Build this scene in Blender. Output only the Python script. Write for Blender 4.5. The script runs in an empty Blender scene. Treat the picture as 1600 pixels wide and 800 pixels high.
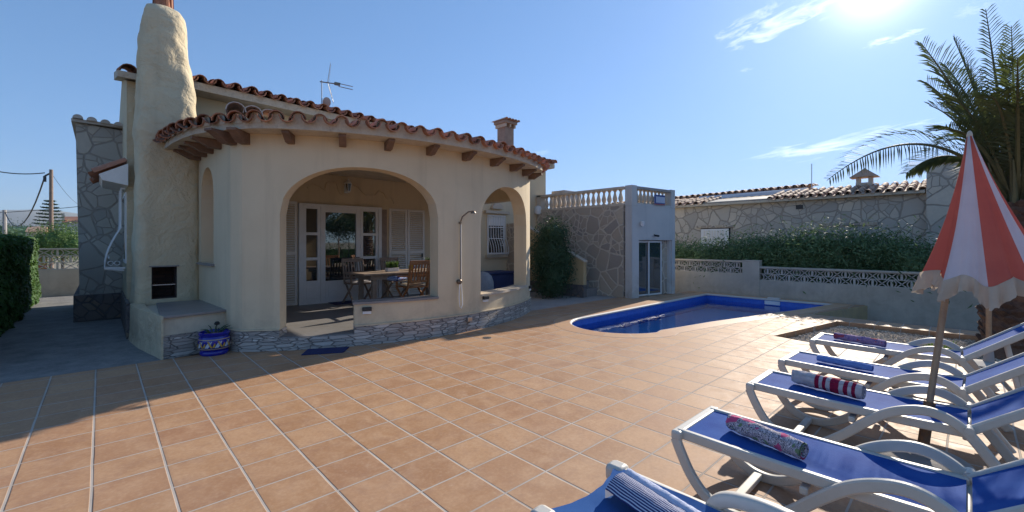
import bpy, math, random
from math import sin, cos, pi, radians, sqrt, atan2
from mathutils import Vector, Matrix, noise
from mathutils.geometry import tessellate_polygon

S = bpy.context.scene
COL = S.collection
rnd = random.Random(7)

# ------------------------------------------------------------------ camera, sky, sun, exposure
HEAD = 43.48
cam_d = bpy.data.cameras.new('camera'); cam = bpy.data.objects.new('camera', cam_d); COL.objects.link(cam)
cam.location = (0, 0, 1.5)
cam.rotation_euler = (radians(90), 0, radians(-HEAD))
cam_d.sensor_width = 36; cam_d.lens = 36*678/1600
cam_d.shift_y = -21/1600
cam_d.clip_start = 0.05; cam_d.clip_end = 20000
S.camera = cam

SUN_AZ = 83.5      # clockwise from +y
SUN_EL = 25.0
world = bpy.data.worlds.new('World'); S.world = world; world.use_nodes = True
def build_world():
    nt = world.node_tree; N = nt.nodes; L = nt.links; N.clear()
    out = N.new('ShaderNodeOutputWorld'); bg = N.new('ShaderNodeBackground')
    sky = N.new('ShaderNodeTexSky'); sky.sky_type = 'NISHITA'; sky.sun_disc = False
    sky.sun_elevation = radians(SUN_EL); sky.sun_rotation = radians(SUN_AZ)
    sky.altitude = 0; sky.air_density = 1.0; sky.dust_density = 0.25; sky.ozone_density = 3.5
    bg.inputs[1].default_value = 0.118
    # sky tone curve: a soft shoulder on the very bright region round the sun
    lum = N.new('ShaderNodeRGBToBW'); N_lum = lum
    sepc = N.new('ShaderNodeSeparateColor'); L.new(sky.outputs[0], sepc.inputs[0]); comb_ = N.new('ShaderNodeCombineColor')
    def m0(op, a, b):
        n = N.new('ShaderNodeMath'); n.operation = op
        for i, v in enumerate((a, b)):
            if isinstance(v, (int, float)): n.inputs[i].default_value = v
            else: L.new(v, n.inputs[i])
        return n.outputs[0]
    for i, (kk, gg) in enumerate(((2.2, 1.02), (3.6, 1.30), (8.5, 1.34))):
        c = sepc.outputs[i]; L.new(m0('ADD', m0('MULTIPLY', c, 0.03), m0('MULTIPLY', m0('DIVIDE', c, m0('ADD', 1.0, m0('DIVIDE', c, kk))), gg)), comb_.inputs[i])
    SKYC = comb_.outputs[0]
    tc = N.new('ShaderNodeTexCoord')
    # wispy cirrus: project the direction on a high plane, stretch, threshold
    sep = N.new('ShaderNodeSeparateXYZ'); L.new(tc.outputs['Generated'], sep.inputs[0])
    def m(op, a, b=None, c=None):
        n = N.new('ShaderNodeMath'); n.operation = op
        for i, v in enumerate((a, b, c)):
            if v is None: continue
            if isinstance(v, (int, float)): n.inputs[i].default_value = v
            else: L.new(v, n.inputs[i])
        return n.outputs[0]
    zz = m('MAXIMUM', sep.outputs[2], 0.03)
    px = m('DIVIDE', sep.outputs[0], zz); py = m('DIVIDE', sep.outputs[1], zz)
    comb = N.new('ShaderNodeCombineXYZ'); L.new(px, comb.inputs[0]); L.new(py, comb.inputs[1])
    def streak(cx, cy, rot, sx, sy, amp, seed):
        mp = N.new('ShaderNodeMapping'); mp.vector_type = 'TEXTURE'
        mp.inputs['Location'].default_value = (cx, cy, 0); mp.inputs['Rotation'].default_value = (0, 0, rot)
        mp.inputs['Scale'].default_value = (sx, sy, 1)
        L.new(comb.outputs[0], mp.inputs[0])
        nz = N.new('ShaderNodeTexNoise'); nz.inputs['Scale'].default_value = 2.6; nz.inputs['Detail'].default_value = 9
        nz.inputs['Roughness'].default_value = 0.62; nz.inputs['Distortion'].default_value = 0.7
        off = N.new('ShaderNodeVectorMath'); off.operation = 'ADD'; off.inputs[1].default_value = (seed, seed*1.7, seed)
        L.new(mp.outputs[0], off.inputs[0]); L.new(off.outputs[0], nz.inputs['Vector'])
        ln = N.new('ShaderNodeVectorMath'); ln.operation = 'LENGTH'; L.new(mp.outputs[0], ln.inputs[0])
        fall = m('SUBTRACT', 1.0, ln.outputs['Value'])
        fall = m('MAXIMUM', fall, 0.0)
        v = m('MULTIPLY_ADD', fall, 0.55, m('MULTIPLY', nz.outputs['Fac'], 1.5))
        v = m('SUBTRACT', v, 0.98)
        v = m('MULTIPLY', v, 3.2*amp); v = m('MULTIPLY', v, m('MINIMUM', m('MULTIPLY', fall, 4.0), 1.0))
        v = m('MAXIMUM', v, 0.0)
        return m('MINIMUM', v, amp)
    mask = None
    for args in CLOUDS:
        s_ = streak(*args)
        mask = s_ if mask is None else m('MAXIMUM', mask, s_)
    mix = N.new('ShaderNodeMix'); mix.data_type = 'RGBA'
    L.new(mask, mix.inputs[0]); L.new(SKYC, mix.inputs[6])
    # cloud brightness rides on the brightness of the sky behind it
    sc = N.new('ShaderNodeVectorMath'); sc.operation = 'MULTIPLY_ADD'
    sc.inputs[1].default_value = (1.15, 1.1, 1.0); sc.inputs[2].default_value = (2.9, 2.5, 1.8)
    L.new(SKYC, sc.inputs[0]); L.new(sc.outputs[0], mix.inputs[7])
    # thin haze veil that whitens the sky round the sun
    dt = N.new('ShaderNodeVectorMath'); dt.operation = 'DOT_PRODUCT'; nrm = N.new('ShaderNodeVectorMath'); nrm.operation = 'NORMALIZE'
    L.new(tc.outputs['Generated'], nrm.inputs[0]); L.new(nrm.outputs[0], dt.inputs[0])
    a_, e_ = radians(SUN_AZ), radians(SUN_EL); dt.inputs[1].default_value = (sin(a_)*cos(e_), cos(a_)*cos(e_), sin(e_))
    dd = m('MAXIMUM', dt.outputs['Value'], 0.0)
    glow = m('ADD', m('MULTIPLY', m('POWER', dd, 60.0), 0.7), m('ADD', m('MULTIPLY', m('POWER', dd, 12.0), 0.25), m('MULTIPLY', m('POWER', dd, 600.0), 6.0)))
    gl = N.new('ShaderNodeVectorMath'); gl.operation = 'SCALE'; gl.inputs[0].default_value = (1.0, 0.93, 0.82); L.new(glow, gl.inputs['Scale'])
    ad = N.new('ShaderNodeVectorMath'); ad.operation = 'ADD'; L.new(mix.outputs[2], ad.inputs[0]); L.new(gl.outputs[0], ad.inputs[1])
    L.new(ad.outputs[0], bg.inputs[0]); L.new(bg.outputs[0], out.inputs[0])
def dirplane(px, py):
    k = (px-800)/678; e = (379-py)/678; h = radians(HEAD)
    x = k*cos(h)+sin(h); y = -k*sin(h)+cos(h)
    return (x/e, y/e)
def cl(p0, p1, wid, amp, seed):
    a = dirplane(*p0); b = dirplane(*p1)
    return ((a[0]+b[0])/2, (a[1]+b[1])/2, atan2(b[1]-a[1], b[0]-a[0]), sqrt((a[0]-b[0])**2+(a[1]-b[1])**2)/2*1.15, wid, amp, seed)
CLOUDS = [cl((1160, 262), (1500, 175), 0.62, 0.95, 3.1), cl((1110, 82), (1330, -20), 0.22, 0.9, 9.4),
          cl((1340, 76), (1455, 42), 0.10, 0.75, 5.2), cl((1150, 110), (1180, 108), 0.06, 0.3, 2.0),
          cl((832, 238), (860, 240), 0.25, 0.35, 6.6), cl((1480, 30), (1560, 0), 0.12, 0.25, 7.7)]
build_world()

sun_d = bpy.data.lights.new('sun', 'SUN'); sun_d.energy = 4.4; sun_d.angle = radians(0.6); sun_d.color = (1.0, 0.90, 0.76)
sun = bpy.data.objects.new('sun', sun_d); COL.objects.link(sun)
_a = radians(SUN_AZ); _e = radians(SUN_EL)
sdir = Vector((sin(_a)*cos(_e), cos(_a)*cos(_e), sin(_e)))
sun.rotation_euler = sdir.to_track_quat('Z', 'Y').to_euler(); sun.location = (20, 0, 15)
S.view_settings.view_transform = 'Standard'; S.view_settings.look = 'None'
S.view_settings.gamma = 1.0; S.view_settings.use_curve_mapping = False
S.view_settings.exposure = 0.68
S.render.resolution_x = 1024; S.render.resolution_y = 512
S.render.engine = 'CYCLES'
S.cycles.max_bounces = 8; S.cycles.transparent_max_bounces = 24; S.cycles.sample_clamp_indirect = 6

# ------------------------------------------------------------------ materials
def nodes(name):
    m = bpy.data.materials.new(name); m.use_nodes = True
    nt = m.node_tree; return m, nt.nodes, nt.links, nt.nodes['Principled BSDF']
def mth(N, L, op, a, b=None, clamp=False):
    n = N.new('ShaderNodeMath'); n.operation = op; n.use_clamp = clamp
    for i, v in enumerate((a, b)):
        if v is None: continue
        if isinstance(v, (int, float)): n.inputs[i].default_value = v
        else: L.new(v, n.inputs[i])
    return n.outputs[0]
def mixc(N, L, f, a, b, blend='MIX'):
    n = N.new('ShaderNodeMix'); n.data_type = 'RGBA'; n.blend_type = blend
    for i, v in ((0, f), (6, a), (7, b)):
        if isinstance(v, (int, float)): n.inputs[i].default_value = v
        elif isinstance(v, tuple): n.inputs[i].default_value = (*v, 1)
        else: L.new(v, n.inputs[i])
    return n.outputs[2]
def nz(N, L, vec, scale, detail=4, rough=0.55, dist=0):
    n = N.new('ShaderNodeTexNoise'); n.inputs['Scale'].default_value = scale; n.inputs['Detail'].default_value = detail
    n.inputs['Roughness'].default_value = rough; n.inputs['Distortion'].default_value = dist
    if vec is not None: L.new(vec, n.inputs['Vector'])
    return n.outputs['Fac']
def ramp(N, L, f, a, b):
    n = N.new('ShaderNodeMapRange'); n.inputs[1].default_value = a; n.inputs[2].default_value = b; n.clamp = True
    L.new(f, n.inputs[0]); return n.outputs[0]
def bump(N, L, b, h, strength, dist=0.01, prev=None):
    n = N.new('ShaderNodeBump'); n.inputs['Strength'].default_value = strength; n.inputs['Distance'].default_value = dist
    L.new(h, n.inputs['Height'])
    if prev is not None: L.new(prev, n.inputs['Normal'])
    if b is not None: L.new(n.outputs[0], b.inputs['Normal'])
    return n.outputs[0]
def pos(N): return N.new('ShaderNodeNewGeometry').outputs['Position']
def obj(N): return N.new('ShaderNodeTexCoord').outputs['Object']
def uvn(N): return N.new('ShaderNodeTexCoord').outputs['UV']

def surf(name, c1, c2=None, rough=0.7, scale=3.0, bs=0.0, bscale=40, bd=0.01, metal=0, island=0.0, spec=None, dirt=None, sheen=0):
    """General surface: two tones mixed by layered noise, optional fine bump and per-piece tone change."""
    m, N, L, b = nodes(name); v = obj(N)
    if c2 is None: c2 = tuple(x*0.75 for x in c1)
    a = nz(N, L, v, scale, 5, 0.6)
    a2 = nz(N, L, v, scale*6.3, 4, 0.6)
    f = ramp(N, L, mth(N, L, 'ADD', mth(N, L, 'MULTIPLY', a, 0.7), mth(N, L, 'MULTIPLY', a2, 0.3)), 0.36, 0.64)
    col = mixc(N, L, f, c1, c2)
    if dirt:
        d = ramp(N, L, nz(N, L, v, dirt[1], 6, 0.7, 0.6), 0.56, 0.75)
        col = mixc(N, L, mth(N, L, 'MULTIPLY', d, dirt[2]), col, dirt[0])
    if island:
        g = N.new('ShaderNodeNewGeometry')
        hs = N.new('ShaderNodeHueSaturation')
        val = mth(N, L, 'ADD', mth(N, L, 'MULTIPLY', g.outputs['Random Per Island'], island), 1-island/2)
        L.new(val, hs.inputs['Value']); L.new(col, hs.inputs['Color']); col = hs.outputs[0]
    L.new(col, b.inputs['Base Color'])
    b.inputs['Roughness'].default_value = rough; b.inputs['Metallic'].default_value = metal
    if spec is not None: b.inputs['Specular IOR Level'].default_value = spec
    if bs: bump(N, L, b, nz(N, L, v, bscale, 5, 0.6), bs, bd)
    return m

TILE_T = 0.3597; TILE_U0 = 0.319; TILE_V0 = 3.71
def mat_tiles():
    m, N, L, b = nodes('terracotta_tiles'); p = pos(N)
    sep = N.new('ShaderNodeSeparateXYZ'); L.new(p, sep.inputs[0])
    U = mth(N, L, 'DIVIDE', mth(N, L, 'SUBTRACT', sep.outputs[0], TILE_U0), TILE_T)
    V = mth(N, L, 'DIVIDE', mth(N, L, 'SUBTRACT', sep.outputs[1], TILE_V0), TILE_T)
    # slightly hand-laid joints
    wob = nz(N, L, p, 2.3, 2)
    U = mth(N, L, 'ADD', U, mth(N, L, 'MULTIPLY', mth(N, L, 'SUBTRACT', wob, 0.5), 0.02))
    V = mth(N, L, 'ADD', V, mth(N, L, 'MULTIPLY', mth(N, L, 'SUBTRACT', wob, 0.5), 0.025))
    cu = mth(N, L, 'FLOOR', U); cv = mth(N, L, 'FLOOR', V)
    fu = mth(N, L, 'SUBTRACT', U, cu); fv = mth(N, L, 'SUBTRACT', V, cv)
    du = mth(N, L, 'MINIMUM', fu, mth(N, L, 'SUBTRACT', 1.0, fu)); dv = mth(N, L, 'MINIMUM', fv, mth(N, L, 'SUBTRACT', 1.0, fv))
    d = mth(N, L, 'MINIMUM', mth(N, L, 'MULTIPLY', du, 1.0), mth(N, L, 'MULTIPLY', dv, 1.15))
    joint = ramp(N, L, d, 0.024, 0.015)
    cell = N.new('ShaderNodeCombineXYZ'); L.new(cu, cell.inputs[0]); L.new(cv, cell.inputs[1])
    wn = N.new('ShaderNodeTexWhiteNoise'); wn.noise_dimensions = '2D'; L.new(cell.outputs[0], wn.inputs['Vector'])
    base = mixc(N, L, wn.outputs['Value'], (0.360, 0.182, 0.084), (0.470, 0.266, 0.136))
    wn2 = N.new('ShaderNodeTexWhiteNoise'); wn2.noise_dimensions = '3D'
    cell2 = N.new('ShaderNodeCombineXYZ'); L.new(cu, cell2.inputs[0]); L.new(cv, cell2.inputs[1]); cell2.inputs[2].default_value = 4.2
    L.new(cell2.outputs[0], wn2.inputs['Vector'])
    redd = ramp(N, L, wn2.outputs['Value'], 0.62, 1.0)
    base = mixc(N, L, mth(N, L, 'MULTIPLY', redd, 0.40), base, (0.36, 0.175, 0.10))
    off = N.new('ShaderNodeVectorMath'); off.operation = 'ADD'; L.new(p, off.inputs[0]); L.new(wn.outputs['Color'], off.inputs[1])
    mot = nz(N, L, off.outputs[0], 4.5, 6, 0.65, 0.8)
    base = mixc(N, L, mth(N, L, 'MULTIPLY', ramp(N, L, mot, 0.42, 0.72), 0.55), base, (0.56, 0.355, 0.21))
    mot2 = nz(N, L, off.outputs[0], 7.0, 5, 0.6, 0.4)
    base = mixc(N, L, mth(N, L, 'MULTIPLY', ramp(N, L, mot2, 0.5, 0.75), 0.4), base, (0.30, 0.165, 0.11))
    gr = nz(N, L, off.outputs[0], 42, 4, 0.7)
    base = mixc(N, L, mth(N, L, 'MULTIPLY', ramp(N, L, gr, 0.50, 0.72), 0.35), base, (0.27, 0.155, 0.095))
    base = mixc(N, L, mth(N, L, 'MULTIPLY', ramp(N, L, gr, 0.50, 0.30), 0.25), base, (0.60, 0.44, 0.29))
    edge = ramp(N, L, mth(N, L, 'MINIMUM', du, dv), 0.09, 0.02)
    base = mixc(N, L, mth(N, L, 'MULTIPLY', edge, mth(N, L, 'MULTIPLY', wn.outputs['Value'], 0.45)), base, (0.27, 0.16, 0.10))
    # old lime scuffs
    sc = nz(N, L, p, 2.1, 8, 0.72, 1.6)
    base = mixc(N, L, mth(N, L, 'MULTIPLY', ramp(N, L, sc, 0.62, 0.76), 0.5), base, (0.68, 0.56, 0.45))
    big = nz(N, L, p, 0.45, 3, 0.5)
    base = mixc(N, L, mth(N, L, 'MULTIPLY', ramp(N, L, big, 0.4, 0.7), 0.22), base, (0.40, 0.28, 0.20))
    gc = mixc(N, L, nz(N, L, p, 3.0, 3), (0.58, 0.52, 0.45), (0.33, 0.27, 0.225))
    hair = mth(N, L, 'MULTIPLY', ramp(N, L, mth(N, L, 'ABSOLUTE', mth(N, L, 'SUBTRACT', fu, 0.026)), 0.010, 0.005), ramp(N, L, nz(N, L, p, 1.1, 4), 0.42, 0.56))  # thin shadow line along one side of the joints, painted into the colour
    base = mixc(N, L, mth(N, L, 'MULTIPLY', hair, 0.75), base, (0.07, 0.045, 0.035))
    col = mixc(N, L, joint, base, gc)
    L.new(col, b.inputs['Base Color'])
    rg = ramp(N, L, mot, 0.3, 0.7); r = N.new('ShaderNodeMapRange'); r.inputs[3].default_value = 0.54; r.inputs[4].default_value = 0.74; b.inputs['Specular IOR Level'].default_value = 0.36
    L.new(rg, r.inputs[0]); rr = mth(N, L, 'ADD', r.outputs[0], mth(N, L, 'MULTIPLY', joint, 0.3)); L.new(rr, b.inputs['Roughness'])
    h = mth(N, L, 'SUBTRACT', mth(N, L, 'MULTIPLY', mot, 0.25), joint)
    # each tile lies a hair out of level
    n1 = bump(N, L, None, h, 0.5, 0.006)
    bump(N, L, b, nz(N, L, off.outputs[0], 30, 4), 0.12, 0.003, n1)
    return m

def mat_stone(name, stones, mortar, scale=2.6, mw=0.05, rnd_=1.0, stretch=(1, 1), rough=0.8, bs=0.8, warp=0.20):
    m, N, L, b = nodes(name); uv = uvn(N)
    wv = N.new('ShaderNodeTexNoise'); wv.inputs['Scale'].default_value = 1.5; wv.inputs['Detail'].default_value = 1.5; L.new(uv, wv.inputs['Vector'])
    sub = N.new('ShaderNodeVectorMath'); sub.operation = 'SUBTRACT'; L.new(wv.outputs['Color'], sub.inputs[0]); sub.inputs[1].default_value = (.5, .5, .5)
    ma = N.new('ShaderNodeVectorMath'); ma.operation = 'MULTIPLY_ADD'; L.new(sub.outputs[0], ma.inputs[0]); ma.inputs[1].default_value = (warp, warp, warp); L.new(uv, ma.inputs[2])
    mp = N.new('ShaderNodeVectorMath'); mp.operation = 'MULTIPLY'; L.new(ma.outputs[0], mp.inputs[0]); mp.inputs[1].default_value = (stretch[0], stretch[1], 0)
    ve = N.new('ShaderNodeTexVoronoi'); ve.voronoi_dimensions = '2D'; ve.feature = 'DISTANCE_TO_EDGE'; ve.inputs['Scale'].default_value = scale; ve.inputs['Randomness'].default_value = rnd_
    vc = N.new('ShaderNodeTexVoronoi'); vc.voronoi_dimensions = '2D'; vc.feature = 'F1'; vc.inputs['Scale'].default_value = scale; vc.inputs['Randomness'].default_value = rnd_
    L.new(mp.outputs[0], ve.inputs['Vector']); L.new(mp.outputs[0], vc.inputs['Vector'])
    sepc = N.new('ShaderNodeSeparateColor'); L.new(vc.outputs['Color'], sepc.inputs[0])
    ve2 = N.new('ShaderNodeTexVoronoi'); ve2.voronoi_dimensions = '2D'; ve2.feature = 'DISTANCE_TO_EDGE'; ve2.inputs['Scale'].default_value = scale*1.75
    vc2 = N.new('ShaderNodeTexVoronoi'); vc2.voronoi_dimensions = '2D'; vc2.feature = 'F1'; vc2.inputs['Scale'].default_value = scale*1.75
    L.new(mp.outputs[0], ve2.inputs['Vector']); L.new(mp.outputs[0], vc2.inputs['Vector'])
    split = mth(N, L, 'GREATER_THAN', sepc.outputs[2], 0.45)
    d2 = mth(N, L, 'ADD', ve2.outputs['Distance'], mth(N, L, 'SUBTRACT', 1.0, split))
    dmin = mth(N, L, 'MINIMUM', ve.outputs['Distance'], d2)
    sep2 = N.new('ShaderNodeSeparateColor'); L.new(vc2.outputs['Color'], sep2.inputs[0])
    jn = mth(N, L, 'ADD', dmin, mth(N, L, 'MULTIPLY', mth(N, L, 'SUBTRACT', nz(N, L, uv, 9, 3), 0.5), mw*0.9))
    mort = ramp(N, L, jn, mw*1.25, mw*0.7)
    ra = mixc(N, L, split, vc.outputs['Color'], vc2.outputs['Color']); sepr = N.new('ShaderNodeSeparateColor'); L.new(ra, sepr.inputs[0])
    col = mixc(N, L, sepr.outputs[0], stones[0], stones[1])
    col = mixc(N, L, ramp(N, L, sepr.outputs[1], 0.55, 1.0), col, stones[2])
    n1 = nz(N, L, uv, 7, 6, 0.65, 0.5)
    col = mixc(N, L, mth(N, L, 'MULTIPLY', ramp(N, L, n1, 0.35, 0.7), 0.5), col, stones[3])
    col = mixc(N, L, mort, col, mixc(N, L, nz(N, L, uv, 12, 3), mortar, tuple(x*0.72 for x in mortar)))
    L.new(col, b.inputs['Base Color']); b.inputs['Roughness'].default_value = rough
    h = mth(N, L, 'ADD', mth(N, L, 'SUBTRACT', mth(N, L, 'MULTIPLY', n1, 0.5), mort), mth(N, L, 'MULTIPLY', sepc.outputs[2], 0.3))
    bump(N, L, b, h, bs, 0.02)
    return m

def mat_ledge(name='ledge_stone'):
    m, N, L, b = nodes(name); uv = uvn(N)
    def brick(w, h_, off, sd):
        bt = N.new('ShaderNodeTexBrick'); bt.offset = off; bt.squash = 1.4; bt.squash_frequency = 3
        bt.inputs['Scale'].default_value = 1.0; bt.inputs['Brick Width'].default_value = w; bt.inputs['Row Height'].default_value = h_
        bt.inputs['Mortar Size'].default_value = 0.004; bt.inputs['Mortar Smooth'].default_value = 0.6; bt.inputs['Bias'].default_value = 0
        bt.inputs['Color1'].default_value = (0, 0, 0, 1); bt.inputs['Color2'].default_value = (1, 1, 1, 1); bt.inputs['Mortar'].default_value = (0.35, .35, .35, 1)
        L.new(uv, bt.inputs['Vector']); return bt
    b1 = brick(0.19, 0.047, 0.37, 1)
    f = b1.outputs['Color']; sp = N.new('ShaderNodeSeparateColor'); L.new(f, sp.inputs[0])
    col = mixc(N, L, sp.outputs[0], (0.34, 0.30, 0.265), (0.58, 0.525, 0.465))
    n1 = nz(N, L, uv, 14, 6, 0.7, 0.6); n2 = nz(N, L, uv, 3.2, 3)
    col = mixc(N, L, mth(N, L, 'MULTIPLY', ramp(N, L, n2, 0.45, 0.65), 0.4), col, (0.40, 0.33, 0.28))
    col = mixc(N, L, mth(N, L, 'MULTIPLY', ramp(N, L, n1, 0.35, 0.7), 0.45), col, (0.66, 0.61, 0.55))
    col = mixc(N, L, b1.outputs['Fac'], col, (0.17, 0.16, 0.155))
    L.new(col, b.inputs['Base Color']); b.inputs['Roughness'].default_value = 0.75
    h = mth(N, L, 'ADD', mth(N, L, 'MULTIPLY', sp.outputs[0], 0.7), mth(N, L, 'MULTIPLY', n1, 0.8))
    h = mth(N, L, 'SUBTRACT', h, mth(N, L, 'MULTIPLY', b1.outputs['Fac'], 0.8))
    bump(N, L, b, h, 0.9, 0.02)
    return m

def mat_brick(name, w, h, c1, c2, mort, ms=0.003, rough=0.3, off=0.0, bs=0.3, coord='UV', noisef=0.2):
    m, N, L, b = nodes(name); v = uvn(N) if coord == 'UV' else obj(N)
    bt = N.new('ShaderNodeTexBrick'); bt.offset = off
    bt.inputs['Scale'].default_value = 1; bt.inputs['Brick Width'].default_value = w; bt.inputs['Row Height'].default_value = h
    bt.inputs['Mortar Size'].default_value = ms; bt.inputs['Mortar Smooth'].default_value = 0.2
    bt.inputs['Color1'].default_value = (*c1, 1); bt.inputs['Color2'].default_value = (*c2, 1); bt.inputs['Mortar'].default_value = (*mort, 1)
    L.new(v, bt.inputs['Vector'])
    col = mixc(N, L, mth(N, L, 'MULTIPLY', ramp(N, L, nz(N, L, v, 3, 5, 0.65, 0.5), 0.4, 0.7), noisef), bt.outputs['Color'], tuple(min(1, x*1.5+0.02) for x in c1))
    L.new(col, b.inputs['Base Color']); b.inputs['Roughness'].default_value = rough
    bump(N, L, b, mth(N, L, 'SUBTRACT', 1.0, bt.outputs['Fac']), bs, 0.004)
    return m

def mat_glass(name, tint=(0.02, 0.03, 0.035), rough=0.02):
    m, N, L, b = nodes(name)
    b.inputs['Base Color'].default_value = (*tint, 1); b.inputs['Roughness'].default_value = rough
    b.inputs['Specular IOR Level'].default_value = 1.0; b.inputs['IOR'].default_value = 1.9
    b.inputs['Coat Weight'].default_value = 0.6; b.inputs['Coat Roughness'].default_value = 0.01
    return m

def mat_water():
    m, N, L, b = nodes('pool_water'); N.remove(b)
    out = [n for n in N if n.type == 'OUTPUT_MATERIAL'][0]
    fr = N.new('ShaderNodeFresnel'); fr.inputs['IOR'].default_value = 1.33
    gl = N.new('ShaderNodeBsdfGlossy'); gl.inputs['Roughness'].default_value = 0.02; gl.inputs['Color'].default_value = (0.95, 0.97, 1, 1)
    tr = N.new('ShaderNodeBsdfTransparent'); tr.inputs['Color'].default_value = (0.72, 0.88, 0.97, 1)
    mx = N.new('ShaderNodeMixShader')
    p = pos(N); mp = N.new('ShaderNodeVectorMath'); mp.operation = 'MULTIPLY'; mp.inputs[1].default_value = (1.0, 1.6, 1); L.new(p, mp.inputs[0])
    h = mth(N, L, 'ADD', nz(N, L, mp.outputs[0], 2.2, 3, 0.5, 0.6), mth(N, L, 'MULTIPLY', nz(N, L, p, 9, 3, 0.5, 0.4), 0.25))
    bp = N.new('ShaderNodeBump'); bp.inputs['Strength'].default_value = 0.2; bp.inputs['Distance'].default_value = 0.03; L.new(h, bp.inputs['Height'])
    L.new(bp.outputs[0], fr.inputs['Normal']); L.new(bp.outputs[0], gl.inputs['Normal'])
    L.new(fr.outputs[0], mx.inputs[0]); L.new(tr.outputs[0], mx.inputs[1]); L.new(gl.outputs[0], mx.inputs[2])
    L.new(mx.outputs[0], out.inputs['Surface'])
    return m

def mat_leaf(name, c1, c2, rough=0.62, trans=0.25):
    m, N, L, b = nodes(name)
    g = N.new('ShaderNodeNewGeometry'); f = g.outputs['Random Per Island']
    col = mixc(N, L, f, c1, c2)
    v = obj(N); col = mixc(N, L, mth(N, L, 'MULTIPLY', ramp(N, L, nz(N, L, v, 2.0, 3), 0.4, 0.65), 0.5), col, tuple(x*1.6 for x in c2))
    L.new(col, b.inputs['Base Color']); b.inputs['Roughness'].default_value = rough
    tl = N.new('ShaderNodeBsdfTranslucent'); L.new(mixc(N, L, 0.35, col, (0.16, 0.22, 0.03)), tl.inputs['Color'])
    mx = N.new('ShaderNodeMixShader'); mx.inputs[0].default_value = trans
    out = [n for n in N if n.type == 'OUTPUT_MATERIAL'][0]
    L.new(b.outputs[0], mx.inputs[1]); L.new(tl.outputs[0], mx.inputs[2]); L.new(mx.outputs[0], out.inputs['Surface'])
    return m

def mat_fabric(name, c1, c2, scale=250, trans=0.15, rough=0.8, spec=0.3):
    m, N, L, b = nodes(name); v = uvn(N)
    w = N.new('ShaderNodeTexChecker'); w.inputs['Scale'].default_value = scale; L.new(v, w.inputs[0])
    f = nz(N, L, obj(N), 5, 4, 0.6)
    col = mixc(N, L, ramp(N, L, f, 0.35, 0.65), c1, c2)
    L.new(col, b.inputs['Base Color']); b.inputs['Roughness'].default_value = rough; b.inputs['Specular IOR Level'].default_value = spec
    bump(N, L, b, mth(N, L, 'ADD', f, mth(N, L, 'MULTIPLY', w.outputs['Fac'], 0.05)), 0.25, 0.01)
    if trans:
        tl = N.new('ShaderNodeBsdfTranslucent'); L.new(col, tl.inputs['Color'])
        mx = N.new('ShaderNodeMixShader'); mx.inputs[0].default_value = trans
        out = [n for n in N if n.type == 'OUTPUT_MATERIAL'][0]
        L.new(b.outputs[0], mx.inputs[1]); L.new(tl.outputs[0], mx.inputs[2]); L.new(mx.outputs[0], out.inputs['Surface'])
    return m

def mat_stripe(name, base, bands, axis=0):
    """bands: list of (start, end, colour) along UV axis"""
    m, N, L, b = nodes(name); v = uvn(N); sep = N.new('ShaderNodeSeparateXYZ'); L.new(v, sep.inputs[0]); x = sep.outputs[axis]
    col = mixc(N, L, ramp(N, L, nz(N, L, obj(N), 40, 4), 0.3, 0.7), base, tuple(t*0.82 for t in base))
    for a, c, cc in bands:
        f = mth(N, L, 'MULTIPLY', mth(N, L, 'GREATER_THAN', x, a), mth(N, L, 'LESS_THAN', x, c))
        col = mixc(N, L, f, col, cc)
    L.new(col, b.inputs['Base Color']); b.inputs['Roughness'].default_value = 0.95; b.inputs['Specular IOR Level'].default_value = 0.1
    bump(N, L, b, nz(N, L, obj(N), 180, 3), 0.5, 0.004)
    return m

def mat_repeat_stripe(name, c1, c2, freq, axis=1, duty=0.55):
    m, N, L, b = nodes(name); v = uvn(N); sep = N.new('ShaderNodeSeparateXYZ'); L.new(v, sep.inputs[0])
    fr = mth(N, L, 'FRACT', mth(N, L, 'MULTIPLY', sep.outputs[axis], freq))
    col = mixc(N, L, mth(N, L, 'GREATER_THAN', fr, duty), c1, c2)
    L.new(col, b.inputs['Base Color']); b.inputs['Roughness'].default_value = 0.9
    bump(N, L, b, nz(N, L, obj(N), 150, 3), 0.4, 0.003)
    return m

def mat_pattern(name, cols, scale):
    m, N, L, b = nodes(name); v = obj(N)
    mp = N.new('ShaderNodeVectorMath'); mp.operation = 'MULTIPLY'; mp.inputs[1].default_value = (1, 1.8, 1); L.new(v, mp.inputs[0])
    a = nz(N, L, mp.outputs[0], scale, 2, 0.5, 2.5); c = nz(N, L, v, scale*0.6, 2, 0.5, 1.0)
    col = mixc(N, L, mth(N, L, 'GREATER_THAN', mth(N, L, 'FRACT', mth(N, L, 'MULTIPLY', a, 9)), 0.48), cols[0], cols[1])
    col = mixc(N, L, mth(N, L, 'GREATER_THAN', c, 0.58), col, cols[2])
    col = mixc(N, L, mth(N, L, 'LESS_THAN', c, 0.34), col, cols[3])
    L.new(col, b.inputs['Base Color']); b.inputs['Roughness'].default_value = 0.95
    bump(N, L, b, nz(N, L, v, 120, 3), 0.5, 0.004)
    return m

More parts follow.
